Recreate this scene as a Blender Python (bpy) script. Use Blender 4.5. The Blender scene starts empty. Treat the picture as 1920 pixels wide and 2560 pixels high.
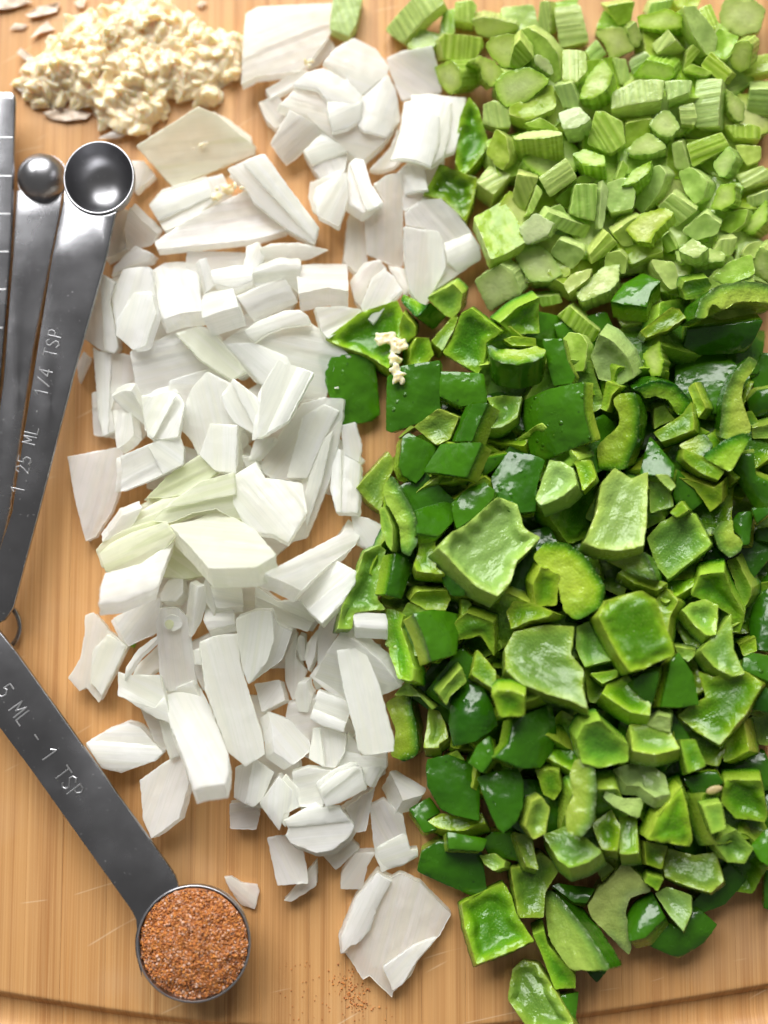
import bpy, bmesh, math, random
import numpy as np
from mathutils import Vector, Matrix, noise
from mathutils.geometry import delaunay_2d_cdt

# ------------------------------------------------------------------ camera, world, light
sc = bpy.context.scene
MM = 0.001
W_PX, H_PX = 1920.0, 2560.0
LENS = 37.3
F_PX = LENS / 36.0 * H_PX
TILT = math.radians(5.0)
DIST = 0.300
cam_d = bpy.data.cameras.new('camera')
cam = bpy.data.objects.new('camera', cam_d)
sc.collection.objects.link(cam)
cam_d.sensor_fit = 'VERTICAL'; cam_d.sensor_height = 36.0; cam_d.lens = LENS
cam_d.clip_start = 0.005; cam_d.clip_end = 20
CAM = Vector((0, -DIST * math.sin(TILT), DIST * math.cos(TILT)))
cam.location = CAM
cam.rotation_euler = (TILT, 0, 0)
CR = Matrix.Rotation(TILT, 3, 'X')
cam_d.dof.use_dof = True
cam_d.dof.focus_distance = DIST - 0.0135
cam_d.dof.aperture_fstop = 3.0
sc.camera = cam

world = bpy.data.worlds.new('World'); sc.world = world; world.use_nodes = True
bg = world.node_tree.nodes['Background']
bg.inputs['Color'].default_value = (1.0, 0.975, 0.94, 1); bg.inputs['Strength'].default_value = 0.15

def area(name, loc, target, sx, sy, power, col):
    l = bpy.data.lights.new(name, 'AREA'); l.shape = 'RECTANGLE'; l.size = sx; l.size_y = sy
    l.energy = power; l.color = col
    o = bpy.data.objects.new(name, l); sc.collection.objects.link(o)
    o.location = loc
    o.rotation_euler = (Vector(target) - Vector(loc)).to_track_quat('-Z', 'Y').to_euler()
    return o
area('window_light', (-0.40, 1.58, 1.24), (0, 0, 0), 2.1, 1.5, 97.0, (1.0, 0.995, 0.985))

vs = sc.view_settings
vs.view_transform = 'Standard'; vs.look = 'None'; vs.exposure = 0.0; vs.gamma = 1.0; vs.use_curve_mapping = False
sc.cycles.max_bounces = 16; sc.cycles.diffuse_bounces = 14; sc.cycles.glossy_bounces = 3; sc.cycles.transmission_bounces = 8; sc.cycles.adaptive_threshold = 0.06; sc.cycles.adaptive_min_samples = 16; sc.cycles.transparent_max_bounces = 8
sc.cycles.use_denoising = True

rng = random.Random(7)

def ray(px, py):
    return CR @ Vector(((px - W_PX / 2) / F_PX, -(py - H_PX / 2) / F_PX, -1.0))
def at(px, py, z):                       # native pixel + height (m) -> world point
    d = ray(px, py); k = (z - CAM.z) / d.z
    return CAM + d * k
TS = 640 / 1659.0
def tpx(tile, x, y):
    return tile[0] * 640 + x * TS, tile[1] * 640 + y * TS
def proj(p):
    q = CR.transposed() @ (Vector(p) - CAM)
    return W_PX / 2 + F_PX * q.x / -q.z, H_PX / 2 - F_PX * q.y / -q.z

# ------------------------------------------------------------------ materials
def mat(name):
    m = bpy.data.materials.new(name); m.use_nodes = True
    nt = m.node_tree; b = nt.nodes['Principled BSDF']
    return m, nt, b
class N:
    def __init__(s, nt): s.nt = nt
    def new(s, t, **k):
        n = s.nt.nodes.new(t)
        for a, v in k.items(): setattr(n, a, v)
        return n
    def link(s, a, b): s.nt.links.new(a, b)
    def val(s, sock, v):
        if hasattr(v, 'is_linked') or isinstance(v, bpy.types.NodeSocket): s.link(v, sock)
        else: sock.default_value = v
    def tex(s, scale=(1, 1, 1), rot=(0, 0, 0), off=True):
        tc = s.new('ShaderNodeTexCoord'); mp = s.new('ShaderNodeMapping')
        mp.inputs['Scale'].default_value = scale; mp.inputs['Rotation'].default_value = rot
        s.link(tc.outputs['Object'], mp.inputs['Vector'])
        if off:
            oi = s.new('ShaderNodeObjectInfo')
            mu = s.new('ShaderNodeMath', operation='MULTIPLY'); mu.inputs[1].default_value = 37.0
            s.link(oi.outputs['Random'], mu.inputs[0])
            s.link(mu.outputs[0], mp.inputs['Location'])
        return mp.outputs['Vector']
    def noise(s, vec, scale, detail=3, rough=.55, dist=0):
        n = s.new('ShaderNodeTexNoise'); s.link(vec, n.inputs['Vector'])
        n.inputs['Scale'].default_value = scale; n.inputs['Detail'].default_value = detail
        n.inputs['Roughness'].default_value = rough; n.inputs['Distortion'].default_value = dist
        return n.outputs['Fac']
    def voro(s, vec, scale, feature='F1'):
        n = s.new('ShaderNodeTexVoronoi', feature=feature); s.link(vec, n.inputs['Vector'])
        n.inputs['Scale'].default_value = scale
        return n
    def math(s, op, a, b=None, clamp=False):
        n = s.new('ShaderNodeMath', operation=op, use_clamp=clamp); s.val(n.inputs[0], a)
        if b is not None: s.val(n.inputs[1], b)
        return n.outputs[0]
    def ramp(s, fac, stops, interp='LINEAR'):
        n = s.new('ShaderNodeValToRGB'); n.color_ramp.interpolation = interp
        e = n.color_ramp.elements
        while len(e) < len(stops): e.new(.5)
        for i, (p, c) in enumerate(stops):
            e[i].position = p; e[i].color = (c[0], c[1], c[2], 1) if hasattr(c, '__len__') else (c, c, c, 1)
        s.link(fac, n.inputs['Fac']); return n.outputs['Color']
    def mix(s, fac, a, b, blend='MIX'):
        n = s.new('ShaderNodeMix', data_type='RGBA', blend_type=blend)
        s.val(n.inputs['Factor'], fac)
        for k, v in (('A', a), ('B', b)):
            sk = [i for i in n.inputs if i.name == k and i.type == 'RGBA'][0]
            if isinstance(v, bpy.types.NodeSocket): s.link(v, sk)
            else: sk.default_value = (v[0], v[1], v[2], 1)
        return [o for o in n.outputs if o.type == 'RGBA'][0]
    def attr(s, name, typ='GEOMETRY'):
        n = s.new('ShaderNodeAttribute', attribute_type=typ, attribute_name=name)
        return n.outputs['Fac']
    def rand(s): return s.new('ShaderNodeObjectInfo').outputs['Random']
    def bump(s, h, strength, dist, normal=None):
        n = s.new('ShaderNodeBump'); s.link(h, n.inputs['Height'])
        n.inputs['Strength'].default_value = strength; n.inputs['Distance'].default_value = dist
        if normal is not None: s.link(normal, n.inputs['Normal'])
        return n.outputs['Normal']

def sss(b, w, rad, scale):
    b.inputs['Subsurface Weight'].default_value = w
    b.inputs['Subsurface Radius'].default_value = rad
    b.inputs['Subsurface Scale'].default_value = scale

def hsum(n, terms):                       # weighted height sum (metres) for one bump node
    out = None
    for sock, amp in terms:
        t = n.math('MULTIPLY', sock, amp)
        out = t if out is None else n.math('ADD', out, t)
    return out
def bump1(n, b, terms, coat=False):
    bn = n.new('ShaderNodeBump'); bn.inputs['Strength'].default_value = 1.0; bn.inputs['Distance'].default_value = 1.0
    n.link(hsum(n, terms), bn.inputs['Height'])
    n.link(bn.outputs['Normal'], b.inputs['Normal'])
    if coat: n.link(bn.outputs['Normal'], b.inputs['Coat Normal'])
    return bn.outputs['Normal']
def translucent(n, nt, b, colsock, fac, normal=None):
    tr = n.new('ShaderNodeBsdfTranslucent'); n.link(colsock, tr.inputs['Color'])
    mx = n.new('ShaderNodeMixShader'); mx.inputs[0].default_value = fac
    n.link(b.outputs[0], mx.inputs[1]); n.link(tr.outputs[0], mx.inputs[2])
    out = [x for x in nt.nodes if x.type == 'OUTPUT_MATERIAL'][0]
    n.link(mx.outputs[0], out.inputs['Surface'])

def m_onion():
    m, nt, b = mat('onion_flesh'); n = N(nt)
    v = n.tex()
    g = n.attr('tint', 'OBJECT'); rnd = n.rand()
    fib = n.noise(n.tex((45, 1500, 1500)), 1.0, 1, .6)
    band = n.noise(n.tex((22, 380, 260)), 1.0, 1, .5)
    cl = n.noise(v, 150, 1)
    base = n.mix(n.ramp(cl, [(.35, 0), (.65, 1)]), (0.965, 0.962, 0.945), (0.985, 0.985, 0.985))
    base = n.mix(n.math('MULTIPLY', n.ramp(band, [(.46, 0), (.58, 1)]), .5), base, (0.95, 0.95, 0.86))
    base = n.mix(n.math('MULTIPLY', n.ramp(fib, [(.52, 0), (.62, 1)]), .5), base, (0.89, 0.91, 0.87))
    veins = n.ramp(n.noise(n.tex((35, 420, 100)), 1.0, 1, .5), [(.52, 0), (.58, 1)])
    grn = n.mix(n.math('MULTIPLY', veins, .7), (0.88, 0.90, 0.62), (0.68, 0.76, 0.32))
    col = n.mix(n.math('MULTIPLY', g, .7), base, grn)
    n.link(col, b.inputs['Base Color'])
    n.link(n.ramp(cl, [(.38, .10), (.62, .30)]), b.inputs['Roughness'])
    b.inputs['Specular IOR Level'].default_value = .6
    bump1(n, b, [(fib, .00010), (cl, .0003)])
    translucent(n, nt, b, col, .50)
    out = [x for x in nt.nodes if x.type == 'OUTPUT_MATERIAL'][0]
    prev = out.inputs['Surface'].links[0].from_socket
    tp = n.new('ShaderNodeBsdfTransparent'); tp.inputs[0].default_value = (.98, .99, .96, 1)
    mx = n.new('ShaderNodeMixShader'); mx.inputs[0].default_value = .20
    n.link(prev, mx.inputs[1]); n.link(tp.outputs[0], mx.inputs[2]); n.link(mx.outputs[0], out.inputs['Surface'])
    return m

def m_celery(kind):
    m, nt, b = mat('celery_' + kind); n = N(nt)
    v = n.tex(); p = n.attr('pale', 'OBJECT'); d = n.attr('d'); r = n.attr('rib')
    rnd = n.rand()
    nz = n.noise(v, 240, 2)
    terms = [(n.noise(v, 1000, 2), .00013)]
    if kind == 'outer':
        fine = n.noise(n.tex((40, 1300, 1300)), 1.0, 2)
        col = n.mix(r, (0.27, 0.47, 0.011), (0.55, 0.745, 0.125))
        col = n.mix(n.math('MULTIPLY', n.ramp(fine, [(.4, 0), (.7, 1)]), .4), col, (0.55, 0.76, 0.18))
        terms.append((fine, .00022))
    elif kind == 'cut':
        col = n.ramp(n.math('DIVIDE', d, 4.0), [(0, (.25, .455, .013)), (.10, (.46, .66, .06)), (.4, (.63, .78, .18)), (1, (.74, .86, .31))])
        dots = n.voro(v, 420).outputs['Distance']
        col = n.mix(n.math('MULTIPLY', n.ramp(dots, [(.0, 1), (.28, 0)]), .35), col, (0.25, 0.44, 0.05))
    else:
        col = n.mix(n.ramp(nz, [(.3, 0), (.7, 1)]), (0.32, 0.53, 0.023), (0.52, 0.70, 0.115))
    col = n.mix(n.math('MULTIPLY', p, .7), col, (0.84, 0.90, 0.57))
    hs = n.new('ShaderNodeHueSaturation'); n.link(col, hs.inputs['Color'])
    n.link(n.math('ADD', n.math('MULTIPLY', rnd, .03), .485), hs.inputs['Hue'])
    n.link(n.math('ADD', n.math('MULTIPLY', nz, .5), .72), hs.inputs['Value'])
    n.link(hs.outputs[0], b.inputs['Base Color'])
    n.link(n.ramp(nz, [(.40, .08), (.62, .30)]), b.inputs['Roughness'])
    bump1(n, b, terms)
    translucent(n, nt, b, hs.outputs[0], .28)
    return m

def m_flesh():
    m, nt, b = mat('pepper_flesh'); n = N(nt)
    v = n.tex(); p = n.attr('pale', 'OBJECT'); d = n.attr('d'); rnd = n.rand()
    nz = n.noise(v, 170, 3, .6)
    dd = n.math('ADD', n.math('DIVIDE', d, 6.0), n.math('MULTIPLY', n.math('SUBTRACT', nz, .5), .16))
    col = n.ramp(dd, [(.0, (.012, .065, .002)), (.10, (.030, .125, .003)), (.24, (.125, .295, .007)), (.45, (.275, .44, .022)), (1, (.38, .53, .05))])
    col = n.mix(p, col, (0.53, 0.65, 0.26))
    blot = n.noise(v, 85, 2)
    col = n.mix(n.math('MULTIPLY', n.ramp(blot, [(.45, 0), (.68, 1)]), .35), col, (0.085, 0.24, 0.006))
    spk = n.voro(v, 1300).outputs['Distance']
    col = n.mix(n.math('MULTIPLY', n.ramp(spk, [(.12, 1), (.32, 0)]), .30), col, (0.52, 0.66, 0.16))
    hs = n.new('ShaderNodeHueSaturation'); n.link(col, hs.inputs['Color'])
    n.link(n.math('ADD', n.math('MULTIPLY', rnd, .03), .485), hs.inputs['Hue'])
    n.link(n.math('ADD', n.math('MULTIPLY', n.math('FRACT', n.math('MULTIPLY', rnd, 7.3)), .35), .78), hs.inputs['Value'])
    n.link(hs.outputs[0], b.inputs['Base Color'])
    n.link(n.ramp(nz, [(.38, .09), (.62, .34)]), b.inputs['Roughness'])
    fib = n.noise(n.tex((130, 850, 500)), 1.0, 2)
    bump1(n, b, [(n.noise(v, 1200, 2, .6), .00022), (fib, .0001), (blot, .0008)])
    translucent(n, nt, b, hs.outputs[0], .07)
    return m

def m_pinner():                            # inner wall of the pepper: pale rim, deeper green hollow
    m, nt, b = mat('pepper_inner_wall'); n = N(nt)
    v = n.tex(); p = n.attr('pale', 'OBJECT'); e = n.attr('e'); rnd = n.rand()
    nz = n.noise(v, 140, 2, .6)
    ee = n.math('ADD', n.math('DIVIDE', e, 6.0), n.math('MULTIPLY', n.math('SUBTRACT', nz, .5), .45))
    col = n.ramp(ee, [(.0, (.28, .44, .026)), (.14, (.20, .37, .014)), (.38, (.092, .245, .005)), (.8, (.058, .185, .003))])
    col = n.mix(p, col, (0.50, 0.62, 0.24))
    spk = n.voro(v, 1500).outputs['Distance']
    col = n.mix(n.math('MULTIPLY', n.ramp(spk, [(.12, 1), (.30, 0)]), .24), col, (0.48, 0.63, 0.14))
    hs = n.new('ShaderNodeHueSaturation'); n.link(col, hs.inputs['Color'])
    n.link(n.math('ADD', n.math('MULTIPLY', rnd, .024), .488), hs.inputs['Hue'])
    n.link(n.math('ADD', n.math('MULTIPLY', n.math('FRACT', n.math('MULTIPLY', rnd, 7.3)), .4), .78), hs.inputs['Value'])
    n.link(hs.outputs[0], b.inputs['Base Color'])
    n.link(n.ramp(nz, [(.38, .10), (.62, .36)]), b.inputs['Roughness'])
    fib = n.noise(n.tex((150, 900, 500)), 1.0, 1)
    bump1(n, b, [(n.noise(v, 1500, 1), .00016), (fib, .00014)])
    translucent(n, nt, b, hs.outputs[0], .06)
    return m

def m_skin():
    m, nt, b = mat('pepper_skin'); n = N(nt)
    v = n.tex(); rnd = n.rand(); w = n.attr('wet', 'OBJECT')
    nz = n.noise(v, 60, 2)
    a = n.mix(n.ramp(nz, [(.3, 0), (.7, 1)]), (.011, .065, .002), (.036, .145, .003))
    a = n.mix(n.math('MULTIPLY', n.math('FRACT', n.math('MULTIPLY', rnd, 5.1)), .6), a, (.075, .235, .006))
    pits = n.voro(v, 210).outputs['Distance']
    a = n.mix(n.math('MULTIPLY', n.ramp(pits, [(.05, 1), (.09, 0)]), .6), a, (.012, .04, .004))
    n.link(a, b.inputs['Base Color'])
    n.link(n.ramp(n.noise(v, 300, 2), [(.35, .12), (.75, .32)]), b.inputs['Roughness'])
    b.inputs['Coat Weight'].default_value = .15; b.inputs['Coat Roughness'].default_value = .08
    dr = n.new('ShaderNodeTexVoronoi', feature='F1'); n.link(v, dr.inputs['Vector']); dr.inputs['Scale'].default_value = 420
    drop = n.math('MULTIPLY', n.ramp(dr.outputs['Distance'], [(.08, 1), (.32, 0)], 'EASE'),
                  n.math('MULTIPLY', n.ramp(n.noise(v, 170, 2), [(.55, 0), (.60, 1)]), w))
    bump1(n, b, [(n.noise(v, 95, 3), .0012), (n.noise(v, 1400, 1), .00002), (drop, .00035)], True)
    translucent(n, nt, b, a, .08)
    return m

def m_simple(name, col, rough, **k):
    m, nt, b = mat(name); n = N(nt)
    v = n.tex()
    nz = n.noise(v, k.get('scale', 300), 3)
    c2 = tuple(c * k.get('dark', .75) for c in col)
    n.link(n.mix(n.ramp(nz, [(.3, 0), (.7, 1)]), c2, col), b.inputs['Base Color'])
    b.inputs['Roughness'].default_value = rough
    if 'sss' in k: sss(b, *k['sss'])
    n.link(n.bump(n.noise(v, k.get('bs', 900), 3), k.get('bump', .3), 0.0004), b.inputs['Normal'])
    return m

def m_metal(name, col, rough, dark=False):
    m, nt, b = mat(name); n = N(nt)
    v = n.tex(); br = n.noise(n.tex((60, 2600, 600)), 1.0, 3, .7)
    sp = n.noise(v, 900, 2)
    cl = n.noise(v, 70, 3)
    c = n.mix(n.ramp(cl, [(.3, 0), (.7, 1)]), tuple(x * .8 for x in col), col)
    c = n.mix(n.ramp(sp, [(.70, 0), (.74, 1)]), c, (.75, .75, .77))
    n.link(c, b.inputs['Base Color'])
    b.inputs['Metallic'].default_value = 1.0
    n.link(n.math('ADD', n.math('MULTIPLY', cl, .18), rough - .09), b.inputs['Roughness'])
    b.inputs['Anisotropic'].default_value = .4
    nb = n.bump(br, .10, 0.0001); nb = n.bump(n.noise(v, 45, 2), .25, 0.0012, nb)
    n.link(nb, b.inputs['Normal'])
    return m

def m_bamboo():
    m, nt, b = mat('bamboo'); n = N(nt)
    tc = n.new('ShaderNodeTexCoord'); sep = n.new('ShaderNodeSeparateXYZ'); n.link(tc.outputs['Object'], sep.inputs[0])
    warp = n.noise(n.tex((8, 6, 6), off=False), 1.0, 2)
    x = n.math('ADD', sep.outputs['X'], n.math('MULTIPLY', n.math('SUBTRACT', warp, .5), .0012))
    cell = n.math('FLOOR', n.math('DIVIDE', x, .0112))
    wn = n.new('ShaderNodeTexWhiteNoise', noise_dimensions='1D'); n.link(cell, wn.inputs['W'])
    fr = n.math('FRACT', n.math('DIVIDE', x, .0112))
    seam = n.math('MINIMUM', fr, n.math('SUBTRACT', 1.0, fr))
    f1 = n.noise(n.tex((1900, 9, 40), off=False), 1.0, 3, .6)
    f2 = n.noise(n.tex((420, 5, 20), off=False), 1.0, 3, .6)
    f3 = n.noise(n.tex((90, 3, 20), off=False), 1.0, 2, .5)
    blot = n.noise(n.tex((1, 1, 1), off=False), 22, 3)
    base = n.mix(n.rand(), (.56, .275, .092), (.65, .355, .138))
    base = n.mix(n.math('MULTIPLY', n.ramp(f2, [(.42, 0), (.65, 1)]), .78), base, (.38, .160, .048))
    base = n.mix(n.math('MULTIPLY', n.ramp(f1, [(.45, 0), (.70, 1)]), .55), base, (.72, .44, .195))
    base = n.mix(n.math('MULTIPLY', n.ramp(f3, [(.4, 0), (.7, 1)]), .45), base, (.61, .335, .130))
    base = n.mix(n.math('MULTIPLY', n.ramp(blot, [(.52, 0), (.72, 1)]), .25), base, (.66, .46, .30))
    # knife scratches: two crossing families of thin pale lines, broken up
    for rz, sc_ in ((1.35, 150), (1.05, 110)):
        sv = n.tex((1, 1, 1), (0, 0, rz), off=False)
        sp2 = n.new('ShaderNodeSeparateXYZ'); n.link(sv, sp2.inputs[0])
        nzz = n.noise(sv, 30, 1)
        ln = n.math('FRACT', n.math('MULTIPLY', n.math('ADD', sp2.outputs['X'], n.math('MULTIPLY', nzz, .004)), sc_ * .35))
        near = n.ramp(n.math('ABSOLUTE', n.math('SUBTRACT', ln, .5)), [(0, 1), (.012, 0)])
        msk = n.ramp(n.noise(n.tex((1, 1, 1), off=False), 48 + sc_ * .1, 1), [(.58, 0), (.66, 1)])
        base = n.mix(n.math('MULTIPLY', n.math('MULTIPLY', near, msk), .5), base, (.82, .62, .40))
    n.link(base, b.inputs['Base Color'])
    n.link(n.ramp(n.noise(n.tex((1, 1, 1), off=False), 60, 3), [(.35, .42), (.7, .62)]), b.inputs['Roughness'])
    b.inputs['Specular IOR Level'].default_value = .4
    nb = n.bump(f1, .25, 0.0002); nb = n.bump(f2, .25, 0.0003, nb)
    n.link(nb, b.inputs['Normal'])
    return m

def m_spice():
    m, nt, b = mat('spice_grains'); n = N(nt)
    c = n.new('ShaderNodeAttribute', attribute_type='GEOMETRY', attribute_name='gcol').outputs['Fac']
    col = n.ramp(c, [(0, (.12, .04, .02)), (.12, (.28, .09, .03)), (.3, (.40, .135, .035)), (.55, (.54, .185, .04)), (.7, (.62, .25, .05)), (.85, (.60, .31, .18)), (1, (.74, .52, .40))])
    n.link(col, b.inputs['Base Color']); b.inputs['Roughness'].default_value = .6
    return m

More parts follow.
